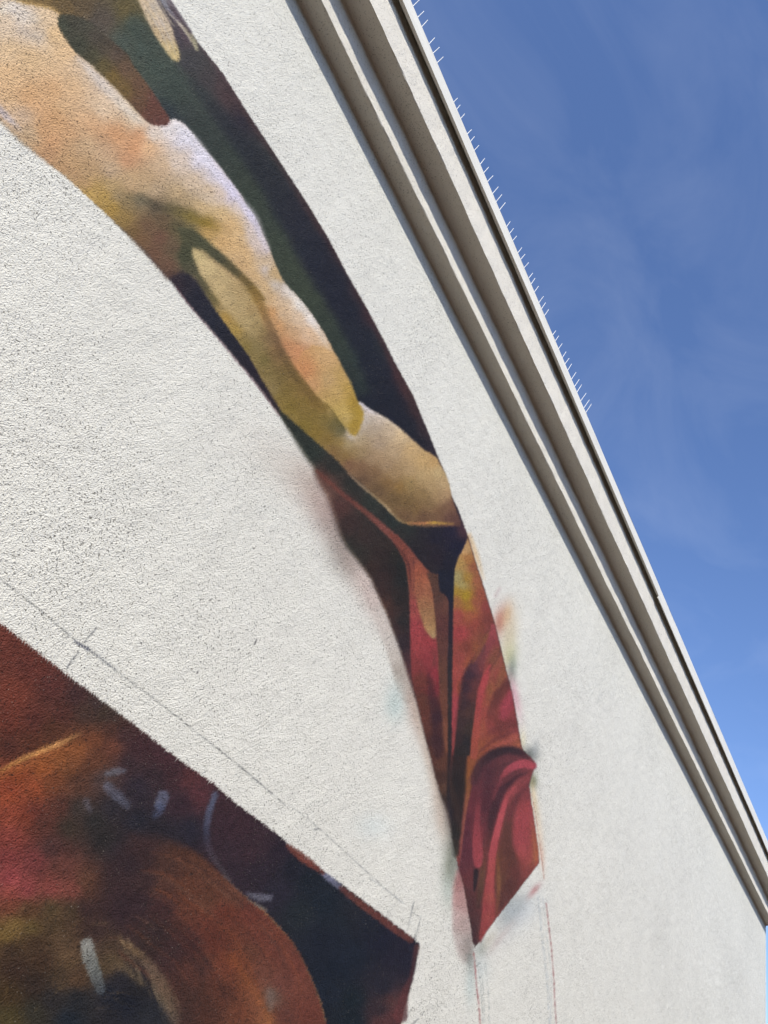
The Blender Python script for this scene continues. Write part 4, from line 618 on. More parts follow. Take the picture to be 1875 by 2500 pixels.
# ---- the second painting, lower left
M2EDGE = A7([(-300, 60), (0, 285), (200, 440), (380, 580), (560, 712), (720, 832), (860, 940), (1000, 1050), (1130, 1142), (1205, 1195)]) + A9([(110, 80), (230, 185), (320, 250), (420, 325), (545, 420), (560, 450), (600, 480), (700, 550), (800, 628), (930, 718), (1000, 775), (1150, 885), (1300, 1000), (1400, 1078), (1448, 1116), (1432, 1220), (1405, 1360), (1372, 1470), (1342, 1580), (1325, 1659), (1270, 1960), (1200, 2300)])
M2 = M2EDGE + [(900, 2790), (-290, 2790)]
DARK = A7([(50, 400, (108, 54, 42)), (200, 550, (102, 50, 40)), (100, 700, (120, 58, 42)), (300, 650, (92, 48, 42)), (60, 850, (112, 54, 40)), (200, 850, (94, 48, 40)), (350, 800, (88, 48, 40)), (450, 700, (68, 42, 42)), (500, 800, (76, 54, 44)), (600, 800, (68, 54, 40)), (60, 1000, (78, 42, 34)), (150, 1000, (84, 46, 32)), (300, 910, (84, 50, 34)),
           (100, 1180, (142, 68, 34)), (250, 1120, (158, 84, 38)), (350, 1080, (150, 86, 42)), (450, 1020, (150, 86, 44)), (550, 960, (124, 70, 42)), (640, 900, (88, 54, 42)), (650, 1000, (110, 62, 44)), (400, 1130, (118, 70, 40)), (550, 1080, (104, 62, 42)), (60, 1300, (158, 74, 42)), (200, 1250, (150, 72, 40)), (300, 1200, (116, 64, 38)), (450, 1200, (84, 54, 42)),
           (350, 1350, (88, 50, 40)), (150, 1400, (138, 62, 40)), (720, 940, (62, 42, 44)), (800, 1000, (66, 40, 44)), (950, 1060, (72, 42, 46)), (750, 1100, (58, 42, 46)), (1100, 1180, (88, 48, 48)), (1000, 1150, (64, 40, 44)), (900, 1180, (56, 42, 46)), (600, 1190, (74, 60, 58)), (1150, 1290, (96, 52, 56)), (1300, 1350, (66, 42, 46)), (800, 1280, (48, 40, 48)), (1050, 1330, (54, 38, 46)),
           (640, 820, (66, 52, 46)), (560, 760, (60, 44, 44))]) + \
       A8([(60, 60, (146, 66, 42)), (60, 200, (144, 66, 46)), (200, 200, (108, 52, 42)), (60, 350, (132, 60, 50)), (50, 470, (132, 60, 56)), (60, 580, (156, 68, 70)), (150, 640, (156, 70, 70)), (300, 640, (144, 68, 62)), (410, 640, (136, 70, 60)), (60, 670, (154, 72, 62)), (200, 480, (126, 60, 58)), (300, 400, (74, 48, 45)), (350, 520, (100, 58, 48)),
           (500, 600, (94, 62, 44)), (560, 660, (84, 54, 40)), (250, 250, (84, 50, 42)), (400, 280, (58, 50, 40)), (550, 250, (44, 42, 40)), (600, 350, (46, 42, 40)), (700, 420, (42, 38, 44)), (800, 250, (40, 40, 50)), (900, 300, (42, 38, 44)), (450, 180, (60, 54, 50)), (650, 180, (46, 42, 48)), (800, 50, (50, 42, 52)), (700, 560, (58, 42, 44)), (850, 430, (56, 40, 40)),
           (1000, 330, (42, 38, 46)), (1100, 300, (40, 38, 50)), (1300, 250, (62, 42, 50)), (1500, 350, (62, 42, 48)), (1350, 450, (58, 42, 50)), (1500, 550, (48, 38, 48)),
           (60, 735, (112, 60, 42)), (150, 760, (84, 60, 38)), (300, 760, (80, 68, 40)), (410, 770, (74, 60, 40)), (90, 850, (132, 106, 54)), (40, 905, (116, 92, 44)), (180, 870, (94, 78, 40)), (300, 850, (80, 62, 40)), (60, 1000, (62, 45, 34)), (200, 950, (70, 50, 36)), (350, 950, (84, 64, 44)), (380, 1050, (104, 80, 54)), (250, 1050, (68, 48, 34)),
           (100, 1100, (60, 42, 32)), (350, 1150, (74, 58, 40)), (450, 1160, (92, 66, 44)), (200, 1200, (56, 42, 34)), (60, 1250, (70, 52, 30)), (300, 1280, (40, 38, 40)), (450, 1280, (34, 38, 44)), (200, 1350, (50, 48, 38)), (60, 1380, (76, 66, 36)), (400, 1400, (32, 40, 50)), (650, 1250, (30, 34, 46)), (750, 1300, (28, 32, 44)), (700, 1180, (40, 38, 44)),
           (620, 1080, (92, 74, 50)), (650, 1000, (86, 66, 48)), (700, 900, (78, 60, 48)), (750, 850, (62, 46, 42)), (850, 1370, (42, 44, 50)), (800, 1230, (40, 38, 40)), (560, 870, (62, 44, 40)), (500, 760, (58, 40, 40)), (200, 1700, (60, 50, 40)), (700, 1700, (40, 36, 42))]) + \
       A9([(100, 200, (56, 38, 44)), (250, 300, (60, 38, 44)), (400, 450, (54, 38, 45)), (300, 500, (58, 38, 44)), (200, 620, (48, 36, 44)), (500, 500, (44, 34, 45)), (600, 600, (32, 32, 42)), (700, 700, (26, 32, 40)), (500, 750, (42, 38, 50)), (800, 850, (26, 34, 44)), (650, 900, (34, 40, 44)), (900, 950, (30, 36, 44)), (1000, 900, (36, 36, 42)),
           (1100, 1000, (30, 32, 42)), (800, 1100, (28, 32, 44)), (1200, 1100, (28, 28, 44)), (1000, 1200, (28, 34, 46)), (1300, 1150, (34, 30, 42)), (1340, 1220, (34, 30, 44)), (900, 1300, (24, 30, 42)), (1200, 1400, (32, 32, 44)), (1000, 1500, (22, 32, 38)), (850, 1450, (28, 34, 46)), (1000, 1650, (20, 30, 38)), (1180, 1560, (44, 36, 42)), (1270, 1520, (92, 56, 52)),
           (1280, 1620, (96, 52, 50)), (1200, 1650, (84, 48, 45)), (1100, 2000, (60, 40, 42))])
fill(M2, DARK, soft=2, ident=4, smooth=1)
FIG = A8([(760, 330), (900, 345), (1010, 375), (1110, 410), (1180, 460), (1240, 515), (1310, 585), (1400, 662), (1470, 730)]) + A9([(300, 820), (400, 890), (500, 1000), (580, 1090), (650, 1200), (720, 1350), (780, 1500), (820, 1659), (850, 1900), (860, 2400), (0, 2400)]) + A8([(1000, 1700), (1000, 1420), (950, 1300), (880, 1180), (820, 1080), (740, 960), (640, 850), (560, 740), (600, 560), (680, 420)])
fill(FIG, A8([(950, 500, (80, 52, 42)), (850, 450, (62, 42, 42)), (760, 500, (54, 40, 44)), (1050, 430, (88, 54, 40)), (1150, 490, (94, 58, 42)), (1250, 570, (104, 62, 44)), (1100, 620, (100, 58, 40)), (950, 620, (84, 52, 40)), (850, 600, (60, 42, 42)), (800, 720, (54, 38, 42)), (700, 750, (54, 38, 42)), (620, 700, (60, 42, 42)), (950, 750, (68, 42, 42)), (1100, 750, (108, 60, 42)),
              (1200, 700, (98, 60, 42)), (1350, 680, (108, 68, 50)), (1300, 780, (114, 55, 38)), (1450, 790, (110, 55, 42)), (1200, 850, (108, 55, 40)), (1350, 900, (112, 60, 42)), (1560, 870, (122, 64, 46)), (1500, 920, (108, 56, 42)), (1600, 1000, (110, 58, 44)), (1450, 1000, (98, 60, 44)), (1250, 950, (104, 52, 38)), (1350, 1060, (132, 68, 38)), (1430, 1190, (130, 72, 42)),
              (1490, 1290, (138, 78, 46)), (1550, 1400, (150, 90, 52)), (1300, 1100, (112, 58, 40)), (1300, 1250, (88, 50, 38)), (1400, 1350, (108, 60, 40)), (1510, 1140, (108, 64, 50)), (1570, 1270, (112, 94, 84)), (1630, 1180, (108, 60, 48)), (1640, 1380, (94, 52, 44)), (1100, 950, (70, 42, 40)), (1000, 1000, (60, 40, 40)), (1150, 1100, (76, 48, 42)), (1100, 1250, (74, 48, 40)),
              (1200, 1350, (84, 50, 38)), (1060, 1370, (70, 48, 42)), (850, 950, (60, 44, 40)), (900, 880, (54, 40, 40)), (1700, 1250, (120, 64, 48)), (1300, 1700, (90, 52, 40)), (1650, 1700, (120, 66, 44)), (1720, 1100, (118, 62, 48)), (1780, 1350, (112, 58, 44))]),
     soft=3, ident=5, smooth=1, soft_at=[(380, 2100, 60, 26), (300, 2200, 60, 30), (340, 2350, 60, 16), (420, 2500, 60, 14), (620, 2220, 80, 2.5), (760, 2420, 100, 2.5), (500, 2080, 50, 7)])
stroke(A9([(120, 650), (220, 745), (310, 830), (400, 898), (500, 1005), (580, 1095), (650, 1205), (720, 1355), (780, 1505), (815, 1640)]), 2.5, [(92, 80, 74), (100, 88, 80), (150, 140, 118), (150, 128, 84), (146, 122, 84), (120, 84, 56), (120, 82, 56), (140, 106, 66), (150, 120, 76), (158, 128, 84)], soft=3, op=.75)
stroke(A7([(-60, 1180), (0, 1146), (100, 1090), (210, 1040), (320, 995), (400, 960), (470, 925)]), W_(2.37, 16, 18, 22, 28, 32, 26, 8), [(170, 125, 60), (176, 128, 62), (206, 150, 76), (236, 172, 92), (236, 172, 98), (200, 145, 85), (130, 92, 60)], soft=8, op=.8)
stroke(A7([(0, 1180), (120, 1125), (250, 1065), (400, 1010)]), W_(2.37, 20, 34, 44, 20), (172, 98, 48), soft=14, op=.6)
stroke(A8([(1340, 1020), (1420, 1150), (1500, 1280), (1560, 1410)]), W_(2.37, 30, 40, 36, 30), [(126, 68, 38), (146, 80, 42), (152, 88, 48), (164, 100, 54)], soft=8, op=.5)
stroke(A8([(1565, 1240), (1565, 1340)]), W_(2.37, 50, 30), (122, 104, 92), soft=10, op=.6)
rb = random.Random(11)
arc = A8([(880, 420), (1010, 440), (1130, 500), (1240, 590)]) + A9([(300, 880), (400, 960), (480, 1060), (550, 1170), (610, 1300), (660, 1450), (690, 1640)])
mid_ = (150.0, 2480.0)
for k in range(46):
    f = rb.uniform(.42, 1.0); i0 = rb.randint(0, 6); i1 = min(len(arc), i0+rb.randint(3, 6))
    seg = [(mid_[0]+(q[0]-mid_[0])*f+rb.uniform(-2, 2), mid_[1]+(q[1]-mid_[1])*f+rb.uniform(-2, 2)) for q in arc[i0:i1]]
    c = rb.choice([(150, 78, 42), (128, 66, 46), (120, 84, 66), (70, 42, 36), (56, 36, 34), (96, 54, 42), (140, 70, 40)])
    stroke(seg, [1.5]+[rb.uniform(3, 9)]*(len(seg)-2)+[1.5], c, soft=rb.uniform(3, 7), op=rb.uniform(.15, .4))
for k in range(40):
    x = rb.uniform(-20, 330); y = rb.uniform(2230, 2480); L_ = rb.uniform(25, 70); a_ = -.55+(x-150)*.006+rb.uniform(-.15, .15)
    stroke([(x, y), (x+L_*.5*math.cos(a_), y+L_*.5*math.sin(a_)), (x+L_*math.cos(a_), y+L_*math.sin(a_)+4)], [1, rb.uniform(1.5, 4), 1], rb.choice([(150, 124, 84), (120, 96, 60), (40, 36, 34), (90, 72, 40), (60, 46, 36)]), soft=3, op=rb.uniform(.2, .45))
for k in range(24):
    t_ = rb.uniform(0, 1); x = 300+t_*125; y = 2290+t_*205; ox = rb.gauss(0, 16)
    stroke([(x+ox-8, y-22), (x+ox, y), (x+ox+9, y+24)], [1, rb.uniform(2, 4), 1], rb.choice([(168, 146, 108), (150, 128, 92), (176, 156, 118)]), soft=3, op=rb.uniform(.25, .5))
def tune(mask, gain, chroma):
    c = IMG_COL[mask]; l = (c @ np.array([.3, .59, .11], np.float32))[:, None]
    IMG_COL[mask] = (l+(c-l)*chroma)*np.array(gain, np.float32)
tune(IMG_ID >= 4, (.94, .92, .91), .94)
# grey and blue dabs
GR = [(104, 107, 116), (92, 97, 112)]
stroke(A7([(620, 1160), (670, 1148), (720, 1140)]), W_(2.37, 30, 40, 24), (100, 104, 114), soft=7, op=.62)
stroke(A7([(625, 1235), (680, 1290), (735, 1340)]), W_(2.37, 56, 60, 40), (92, 96, 112), soft=9, op=.6)
stroke(A7([(500, 1320), (520, 1370)]), W_(2.37, 36, 34), (88, 84, 92), soft=8, op=.6)
stroke(A7([(945, 1290), (930, 1330)]), W_(2.37, 70, 70), (100, 108, 130), soft=7, op=.65)
stroke(A7([(925, 1360), (900, 1400)]), W_(2.37, 60, 40), (70, 78, 104), soft=9, op=.6)
stroke(A8([(1245, 95), (1228, 140), (1205, 220), (1195, 310), (1205, 400), (1250, 480), (1330, 590)]), W_(2.37, 34, 36, 40, 36, 40, 30, 24), [(92, 104, 128), (94, 108, 134), (86, 98, 122), (66, 76, 100), (72, 66, 78), (84, 76, 82), (92, 82, 82)], soft=7, op=[.7, .7, .62, .5, .4, .5, .5])
stroke(A8([(1440, 670), (1500, 690), (1560, 690)]), W_(2.37, 24, 44, 34), (112, 112, 124), soft=7, op=.7)
stroke(A8([(1480, 730), (1540, 760)]), W_(2.37, 20, 16), (128, 122, 108), soft=5, op=.6)
stroke(A9([(805, 650), (860, 690), (915, 735)]), W_(S, 30, 46, 40), [(120, 122, 145), (124, 124, 146), (104, 106, 124)], soft=5, op=.85)
stroke(A8([(505, 960), (520, 1040), (550, 1130), (580, 1220)]), W_(2.37, 74, 84, 76, 60), [(136, 136, 128), (122, 124, 118), (112, 118, 116), (92, 102, 106)], soft=6, op=[.9, .9, .8, .5])
stroke(A8([(690, 930), (780, 1000), (860, 1080), (920, 1180), (970, 1290), (1010, 1400)]), W_(2.37, 24, 40, 60, 90, 90, 60), [(120, 98, 68), (134, 110, 74), (130, 112, 88), (128, 110, 84), (118, 102, 78), (100, 88, 74)], soft=14, op=.55)
stroke(A8([(640, 1040), (740, 1110), (820, 1190)]), W_(2.37, 50, 50, 30), (108, 88, 60), soft=14, op=.5)
# red brown border
stroke(A9([(560, 455), (640, 520), (720, 580), (800, 640)]), W_(S, 24, 56, 50, 20), [(112, 60, 50), (124, 64, 50), (122, 60, 48), (104, 58, 50)], soft=4, op=.85)
stroke(A9([(925, 745), (1050, 845), (1180, 940), (1290, 1025), (1390, 1092)]), W_(S, 40, 44, 50, 46, 40), [(92, 50, 46), (110, 58, 46), (108, 56, 46), (104, 54, 44), (96, 52, 42)], soft=5, op=.85)
stroke(A9([(1430, 1140), (1412, 1240), (1390, 1350), (1350, 1450), (1320, 1600)]), W_(S, 40, 26, 26, 50, 100), [(80, 46, 42), (72, 42, 42), (76, 42, 42), (92, 50, 48), (96, 50, 48)], soft=5, op=.8)

tune(IMG_ID == 3, (.96, .97, .88), .97)
tune(IMG_ID == 0, (1, 1, 1), .72)
tune(IMG_ID == 2, (.97, .96, .92), .86)
IMG_BASE = IMG_COL.copy()      # the lines below lie on top, drawn hard against the grain

# ---- pencil, chalk and scuff lines on the bare wall
PC = (120, 122, 122)
def dashed(pts, w, col, op, seed, soft=1.2):
    cp = curve(pts, 14); r = random.Random(seed)
    for i in range(len(cp)-1):
        o = op*r.choice((.15, .4, .7, 1, 1, 1.2))
        if o > 0: stroke([tuple(cp[i]), tuple(cp[i+1])], w*1.5*r.uniform(.6, 1.3), col, soft=soft, op=min(o*1.35, 1))
dashed(A7([(-40, 0), (0, 30), (220, 205), (440, 390), (510, 440), (690, 575), (930, 755), (1100, 890), (1380, 1110), (1650, 1340)]), 1.7, (96, 98, 96), .6, 3)
dashed(A9([(560, 170), (750, 320), (950, 500), (1180, 710), (1330, 840)]), 1.2, (112, 114, 112), .5, 4)
dashed(A9([(740, 350), (745, 345), (770, 342)]), 2, (120, 122, 120), .4, 14)
dashed(A9([(1400, 905), (1455, 940)]), .9, PC, .5, 5)
dashed(A7([(555, 318), (520, 360), (485, 402)]), 1.8, (110, 112, 112), .6, 6)
dashed(A7([(455, 455), (420, 500), (385, 552)]), 2.2, (100, 102, 104), .55, 7)
for k in range(5): dashed(A7([(430+k*2, 384+k*4), (470, 410+k*3), (515, 430+k*5)]), 1.6, (96, 98, 108), .5, 20+k)
for k in range(3): dashed(A7([(515, 436+k*6), (590, 490+k*6), (670, 556+k*4)]), 1.2, (96, 98, 104), .45, 30+k)
dashed(A7([(1485, 380), (1474, 410)]), 1.2, (40, 40, 40), .9, 8)
dashed(A7([(1145, 565), (1140, 580)]), 1.2, (50, 50, 50), .9, 9)
for k, (a, b) in enumerate((((1412, 825), (1365, 1035)), ((1404, 850), (1375, 990)), ((1458, 930), (1420, 1090)), ((1452, 960), (1412, 1080)))):
    dashed(A9([a, ((a[0]+b[0])/2+3, (a[1]+b[1])/2), b]), .9, PC, .5, 40+k)
for k, (a, b) in enumerate((((1395, 1560), (1340, 1640)), ((1480, 1580), (1400, 1659)), ((1440, 1620), (1380, 1700)))):
    dashed(A9([a, ((a[0]+b[0])/2+3, (a[1]+b[1])/2), b]), .9, PC, .45, 50+k)
CH = (178, 138, 132)
dashed(A10([(230, 510), (248, 690), (266, 880), (283, 1050), (302, 1240), (325, 1500)]), 2.0, CH, .75, 60)
dashed(A10([(236, 520), (254, 700), (262, 860), (290, 1060), (296, 1240)]), 1.4, (170, 110, 108), .6, 61)
dashed(A10([(968, 20), (982, 140), (1000, 300), (1022, 480), (1032, 620), (1048, 830), (1054, 1000), (1070, 1240), (1090, 1500)]), 2.0, CH, .7, 62)
dashed(A6([(1100, 660), (1135, 850), (1160, 1040), (1172, 1120), (1185, 1240)]), 1.2, (175, 125, 105), .6, 63)
for sd, (x0, x1) in enumerate(((890, 1000), (905, 1022), (940, 1012))):
    dashed(A10([(x0-8, -60), (x0+38, 400), (x0+84, 800), (x1, 1240), (x1+24, 1500)]), 1.0+.8*(sd == 0), (178, 184, 184), .45, 70+sd)
for sd, (x0, x1) in enumerate(((270, 330), (300, 345), (350, 395), (280, 322))):
    dashed(A10([(x0, 620), ((x0+x1)/2+8, 900), (x1, 1240)]), .9, (150, 156, 152), .5, 80+sd)
dashed(A6([(0, 1225), (110, 1300), (240, 1400)]), 1, (140, 145, 145), .5, 90)

# ------------------------------------------------------------------ the wall
# image pixels <-> wall coordinates: colours reach the wall through the camera's own projection
HI = np.array([[AX_X[0], AX_X[1], AX_X[2]], [AX_Y[0], AX_Y[1], AX_Y[2]], [AX_Z[0], AX_Z[1], AX_Z[2]]])
def wall_to_image(x, z):
    v = [(x/D)*HI[0][k] + HI[1][k] + ((z-EYE.z)/D)*HI[2][k] for k in range(3)]
    w = np.maximum(-v[2], 1e-4)
    return CX + FPX*v[0]/w, CY - FPX*v[1]/w, w
X_END = 6.19177*D              # the far corner of the building
Z_TOP = Z(1.8757)              # where the wall meets the first moulding
X_NEAR = -3.0

def lattice_noise(x, z, cell, seed):
    """smooth value noise on the wall, metres"""
    a = x/cell; b = z/cell; i = np.floor(a).astype(np.int64); j = np.floor(b).astype(np.int64)
    fa = a-i; fb = b-j; fa = fa*fa*(3-2*fa); fb = fb*fb*(3-2*fb)
    def hsh(p, q):
        n = (p*73856093) ^ (q*19349663) ^ (seed*83492791)
        n = (n ^ (n >> 13))*1274126177
        return ((n ^ (n >> 16)) & 0xffff)/65535.0
    return (hsh(i, j)*(1-fa)+hsh(i+1, j)*fa)*(1-fb)+(hsh(i, j+1)*(1-fa)+hsh(i+1, j+1)*fa)*fb*1.0

def z_low(x):
    """lowest height on the wall kept at full mesh density at x"""
    lo, hi = 0.0, Z_TOP
    zz = np.linspace(0.0, Z_TOP, 400)
    sx, sy, w = wall_to_image(np.full_like(zz, x), zz)
    ok = (sx > -110) & (sy < 2590) & (sy > -240) & (sx < 1980)
    return zz[ok].min() if ok.any() else Z_TOP*0.9
# column positions: finer where the picture needs it
xs = [-0.45*D]
while xs[-1] < X_END:
    x = xs[-1]; zt = np.linspace(z_low(x), Z_TOP, 12)
    s0 = wall_to_image(np.full_like(zt, x), zt); s1 = wall_to_image(np.full_like(zt, x+0.01), zt)
    vis = (s0[0] > -120) & (s0[0] < 1980) & (s0[1] > -120) & (s0[1] < 2600)
    r = np.hypot(s1[0]-s0[0], s1[1]-s0[1])/0.01
    r = r[vis].max() if vis.any() else 200
    xs.append(x+2.9/r)
xs[-1] = X_END
xs = np.array([X_NEAR-5, X_NEAR-2] + list(np.linspace(X_NEAR, -0.46*D, 12)) + xs)
NR, NS = 640, 36
cols_z = []
for x in xs:
    zl = z_low(x)
    w0 = wall_to_image(np.array([x]), np.array([zl]))[2][0]; w1 = wall_to_image(np.array([x]), np.array([Z_TOP]))[2][0]
    t = np.linspace(0, 1, NR)
    w0 = max(w0, .05); w1 = max(w1, .05)
    z = (zl/w0*(1-t)+Z_TOP/w1*t)/((1-t)/w0+t/w1)
    cols_z.append(np.concatenate([np.linspace(0, max(zl, .01), NS, endpoint=False), z]))
ZZ = np.array(cols_z); NZ = ZZ.shape[1]; NX = len(xs)
XX = np.repeat(xs[:, None], NZ, 1)
print('wall grid', NX, NZ, NX*NZ)
# ragged paint edges follow the grains
jx = (lattice_noise(XX, ZZ, 0.006, 1)-.5)*0.009 + (lattice_noise(XX, ZZ, 0.02, 2)-.5)*0.004
jz = (lattice_noise(XX, ZZ, 0.006, 3)-.5)*0.009 + (lattice_noise(XX, ZZ, 0.02, 4)-.5)*0.004
def sample(px, py, SRC):
    u = np.clip((px-SX0)*RS-.0, 0, RW-2.001); v = np.clip((py-SY0)*RS, 0, RH-2.001)
    i = u.astype(int); j = v.astype(int); a = (u-i)[..., None]; b = (v-j)[..., None]
    c = (SRC[j, i]*(1-a)+SRC[j, i+1]*a)*(1-b)+(SRC[j+1, i]*(1-a)+SRC[j+1, i+1]*a)*b
    return c, IMG_ID[np.round(v).astype(int), np.round(u).astype(int)]
rg = np.random.default_rng(4)
jx += rg.uniform(-.0035, .0035, XX.shape); jz += rg.uniform(-.0035, .0035, XX.shape)      # dry spray dots
px, py, pw = wall_to_image(XX+jx, ZZ+jz)
C, _ = sample(px, py, IMG_BASE)
px, py, pw = wall_to_image(XX, ZZ)
LINES, ID = sample(px, py, IMG_COL-IMG_BASE)
C = C+LINES
off = (pw < 0.02) | (px < SX0+4) | (px > SX1-4) | (py < SY0+4) | (py > SY1-4)
C[off] = WALL; ID[off] = 0
spot = (lattice_noise(XX, ZZ, 0.010, 7)-.5)*.16 + (lattice_noise(XX, ZZ, 0.035, 8)-.5)*.10 + (lattice_noise(XX, ZZ, 0.12, 9)-.5)*.05
C *= 1+(spot*np.choose(ID, [.12, .45, .9, .8, 1.1, 1.1]))[..., None]
lum = (C*np.array([.3, .59, .11])).sum(-1, keepdims=True)
C = lum+(C-lum)*PIGMENT_CHROMA          # spray paint chalks a little as it dries
lin = np.clip(C/255.0, 0, 1); lin = np.where(lin < .04045, lin/12.92, ((lin+.055)/1.055)**2.4)*PIGMENT_GAIN
lin = lin.reshape(-1, 3)
V = np.stack([XX, np.zeros_like(XX), ZZ], -1).reshape(-1, 3)
idx = np.arange(NX*NZ).reshape(NX, NZ)
F = np.stack([idx[:-1, :-1], idx[1:, :-1], idx[1:, 1:], idx[:-1, 1:]], -1).reshape(-1, 4)
FID = ID[:-1, :-1].reshape(-1)

building = empty('building', (0, 0, 0))
tag(building, 'white rough rendered building wall with a stepped cornice and unfinished mural paintings', 'building')
def wall_piece(name, which, parent, label=None):
    f = F[FID == which]
    used, inv = np.unique(f, return_inverse=True); inv = inv.reshape(-1, 4).astype(np.int32)
    me = bpy.data.meshes.new(name)
    me.vertices.add(len(used)); me.vertices.foreach_set('co', V[used].astype(np.float32).ravel())
    me.loops.add(inv.size); me.loops.foreach_set('vertex_index', inv.ravel())
    me.polygons.add(len(inv)); me.polygons.foreach_set('loop_start', np.arange(0, inv.size, 4, dtype=np.int32))
    me.update(calc_edges=True)
    ca = me.color_attributes.new('pigment', 'FLOAT_COLOR', 'POINT')
    rgba = np.ones((len(used), 4), np.float32); rgba[:, :3] = lin[used]
    ca.data.foreach_set('color', rgba.ravel())
    o = link(name, me, wall_mat, parent)
    if label: o['label'] = label
    return o
wall = wall_piece('wall', 0, building)
strip = wall_piece('mural', 2, building, 'dark green and navy ground of the long curved painted strip')
wall_piece('painted_arm', 1, strip, 'painted bare arm reaching down the curved strip')
wall_piece('painted_cloth', 3, strip, 'painted red folded cloth hanging from the hand')
second = wall_piece('mural', 4, building, 'dark maroon and navy painting with a cut corner, lower left')
wall_piece('painted_fold', 5, second, 'rust brown curved form painted inside the lower painting')

# ------------------------------------------------------------------ cornice
def extrude(name, prof, x0, x1, mat, parent, step=0.035, wob=0.0019, seed=1):
    """closed profile (y, z) run along x, its arrises very slightly uneven"""
    n = max(2, int((x1-x0)/step)+1); X = np.linspace(x0, x1, n); m = len(prof)
    rnd = random.Random(seed); ph = [[rnd.uniform(0, 6.28) for _ in range(6)] for _ in range(m)]
    vs = []
    for x in X:
        for k, (y, z) in enumerate(prof):
            a = ph[k]
            wy = wob*(math.sin(x*2.1+a[0])+.6*math.sin(x*7.3+a[1])+.5*math.sin(x*19+a[2]))
            wz = wob*(math.sin(x*1.7+a[3])+.6*math.sin(x*6.1+a[4])+.5*math.sin(x*23+a[5]))
            j = rnd.uniform(-1, 1)*wob*.45
            vs.append((x, y+(wy+j if y < -0.001 else 0), z+wz+j))
    fs = []
    for i in range(n-1):
        for k in range(m):
            a, b = i*m+k, i*m+(k+1) % m
            fs.append((a, a+m, b+m, b))
    fs.append(tuple(range(m))); fs.append(tuple(reversed([(n-1)*m+k for k in range(m)])))
    o = link(name, mesh_from(name, vs, fs), mat, parent)
    return o
def rounded(pts, radii):
    """round chosen corners of a closed profile"""
    outp = []; m = len(pts)
    for i, p in enumerate(pts):
        r = radii[i]
        if r <= 0: outp.append(p); continue
        P = np.array(p); A = np.array(pts[i-1]); B = np.array(pts[(i+1) % m])
        a = P+unit(A-P)*r; b = P+unit(B-P)*r
        for k in range(5):
            t = k/4; outp.append(tuple((1-t)**2*a+2*t*(1-t)*P+t*t*b))
    return outp
c1, d1, c2, d2 = Z(1.8757), Yd(.9477), Z(1.9748), Yd(.8854)
XS = X_NEAR-4.9
low = rounded([(0.05, c1-.02), (-0.0005, c1-.02), (-0.0005, c1), (d1, c1), (d1, c2), (0.05, c2)], [0, 0, .022, .006, 0, 0])
o = extrude('lower_moulding', low, XS, X_END, trim_mat, building, seed=3)
up = rounded([(0.05, c2+.0005), (d1-.0005, c2-.02), (d1-.0005, c2), (d2, c2), (d2, Z(2.128)), (0.05, Z(2.128))], [0, 0, .022, .006, 0, 0])
up[0] = (0.05, c2+.0005); up.insert(1, (d1+.004, c2+.0005))
o = extrude('upper_moulding', up, XS, X_END-.003, trim_mat, building, seed=4)

def coping(x0, x1, yf, lip, top, ret, seed):
    th = .010
    prof = [(yf, lip), (yf, top), (.42, top-.05), (.42, top-.062), (yf+th, top-th*1.3), (yf+th, lip+.008), (yf+ret, lip+.008), (yf+ret, lip)]
    return extrude('coping', rounded(prof, [0, .006, 0, 0, 0, 0, 0, 0]), x0, x1, coping_mat, building, step=.3, wob=.0010, seed=seed)
SEAM = 2.734*D
a = coping(XS, SEAM, Yd(.8617), Z(2.0965), Z(2.1456), .026, 5)
a['label'] = 'nearer length of pale coping with a deeper lip, ending at the joint'
a = coping(SEAM+.003, X_END, Yd(.8645), Z(2.0878), Z(2.1520), .012, 6)
a['label'] = 'farther length of pale coping with a thinner lip'
body = [(-8, .0015, 0), (X_END-.002, .0015, 0), (X_END-.002, 9, 0), (-8, 9, 0), (-8, .0015, Z_TOP+.1), (X_END-.002, .0015, Z_TOP+.1), (X_END-.002, 9, Z_TOP+.1), (-8, 9, Z_TOP+.1)]
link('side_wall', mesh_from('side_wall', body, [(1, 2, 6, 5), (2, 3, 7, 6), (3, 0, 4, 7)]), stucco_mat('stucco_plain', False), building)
rf = [(-8, .06), (X_END-.01, .06), (X_END-.01, 9), (-8, 9)]; z0, z1 = Z_TOP+.1, Z(2.11)
link('roof', mesh_from('roof', [(x, y, z0) for x, y in rf]+[(x, y, z1) for x, y in rf], [(0, 1, 5, 4), (1, 2, 6, 5), (2, 3, 7, 6), (3, 0, 4, 7), (4, 5, 6, 7)]), trim_mat, building)

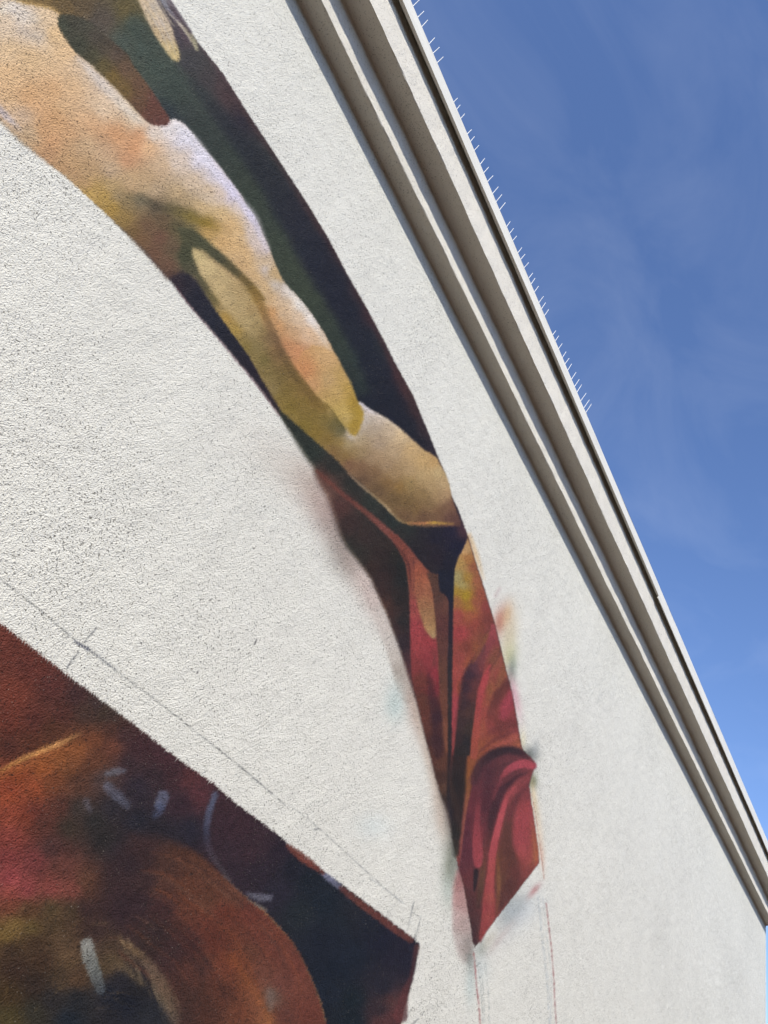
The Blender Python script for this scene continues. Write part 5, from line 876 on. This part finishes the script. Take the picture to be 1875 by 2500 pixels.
# ------------------------------------------------------------------ bird spikes on the coping
def rod(p, q, r0, r1, n=6):
    p, q = Vector(p), Vector(q); d = (q-p).normalized(); u = d.orthogonal().normalized(); v = d.cross(u)
    vs = [tuple(c+(u*math.cos(6.2832*k/n)+v*math.sin(6.2832*k/n))*r) for c, r in ((p, r0), (q, r1)) for k in range(n)]
    fs = [(k, (k+1) % n, n+(k+1) % n, n+k) for k in range(n)]+[tuple(reversed(range(n))), tuple(range(n, 2*n))]
    return vs, fs
SPK = .135
STRIPS = [   # first and last spike position along the wall, set-back from the edge at each end
    ([.405, .479, .556, .680, .757, .832, .957, 1.039, 1.112, 1.243, 1.312, 1.387], .037, .038),
    ([1.717, 1.784, 1.859, 1.989, 2.060, 2.138, 2.265, 2.341, 2.421, 2.537, 2.616, 2.696], .062, .026),
    ([2.884, 2.952, 3.025, 3.157, 3.224, 3.313, 3.434, 3.503, 3.589, 3.713, 3.787, 3.868], .052, .036),
    ([4.116, 4.190, 4.288, 4.401, 4.478, 4.563, 4.677, 4.772, 4.848, 4.966, 5.064, 5.129], .052, .008)]
LAB = ['nearest row of white bird spikes, cut by the top edge, on the pale coping',
       'second row of white bird spikes, its first spikes the shortest, on the coping',
       'third row of evenly short white bird spikes along the coping edge',
       'farthest row of white bird spikes, its end spikes the longest, before bare coping']
rnd = random.Random(5)
edge_y, top_z = Yd(.8617), Z(2.1456)
vs, fs = rod((0, 0, 0), (0, 0, SPK), .0034, .0026)
spike_mesh = mesh_from('spike', vs, fs); spike_mesh.materials.append(spike_mat)
for (pos, s0, s1), lab in zip(STRIPS, LAB):
    x0, x1 = pos[0], pos[-1]
    root = empty('bird_spike_strip', ((x0+x1)/2, edge_y+.03, top_z))
    tag(root, lab, 'bird spikes', 'rows of bird spikes along the coping')
    cx, cy, cz = root.location
    vs = []; fs = []
    for xa, ya in ((x0-.03, edge_y+s0), (x1+.03, edge_y+s1)):
        for dy, dz in ((-.012, -.002), (.05, -.012), (.05, -.002), (.004, .004), (-.010, .004)):
            vs.append((xa-cx, ya+dy-cy, top_z+dz-cz-.001))
    fs = [(k, (k+1) % 5, 5+(k+1) % 5, 5+k) for k in range(5)]+[(4, 3, 2, 1, 0), (5, 6, 7, 8, 9)]
    link('base_strip', mesh_from('base_strip', vs, fs), spike_mat, root)
    for x in pos:
        f = (x-x0)/(x1-x0); y = edge_y+s0+(s1-s0)*f
        sp = bpy.data.objects.new('spike', spike_mesh); col.objects.link(sp); sp.parent = root
        d = Vector((-.043+rnd.uniform(-.05, .05), -.376+rnd.uniform(-.035, .035), .925)).normalized()
        sp.rotation_euler = d.to_track_quat('Z', 'Y').to_euler()
        sp.location = (x-cx+.0015, y-cy, top_z-cz-.0015)
print('built')
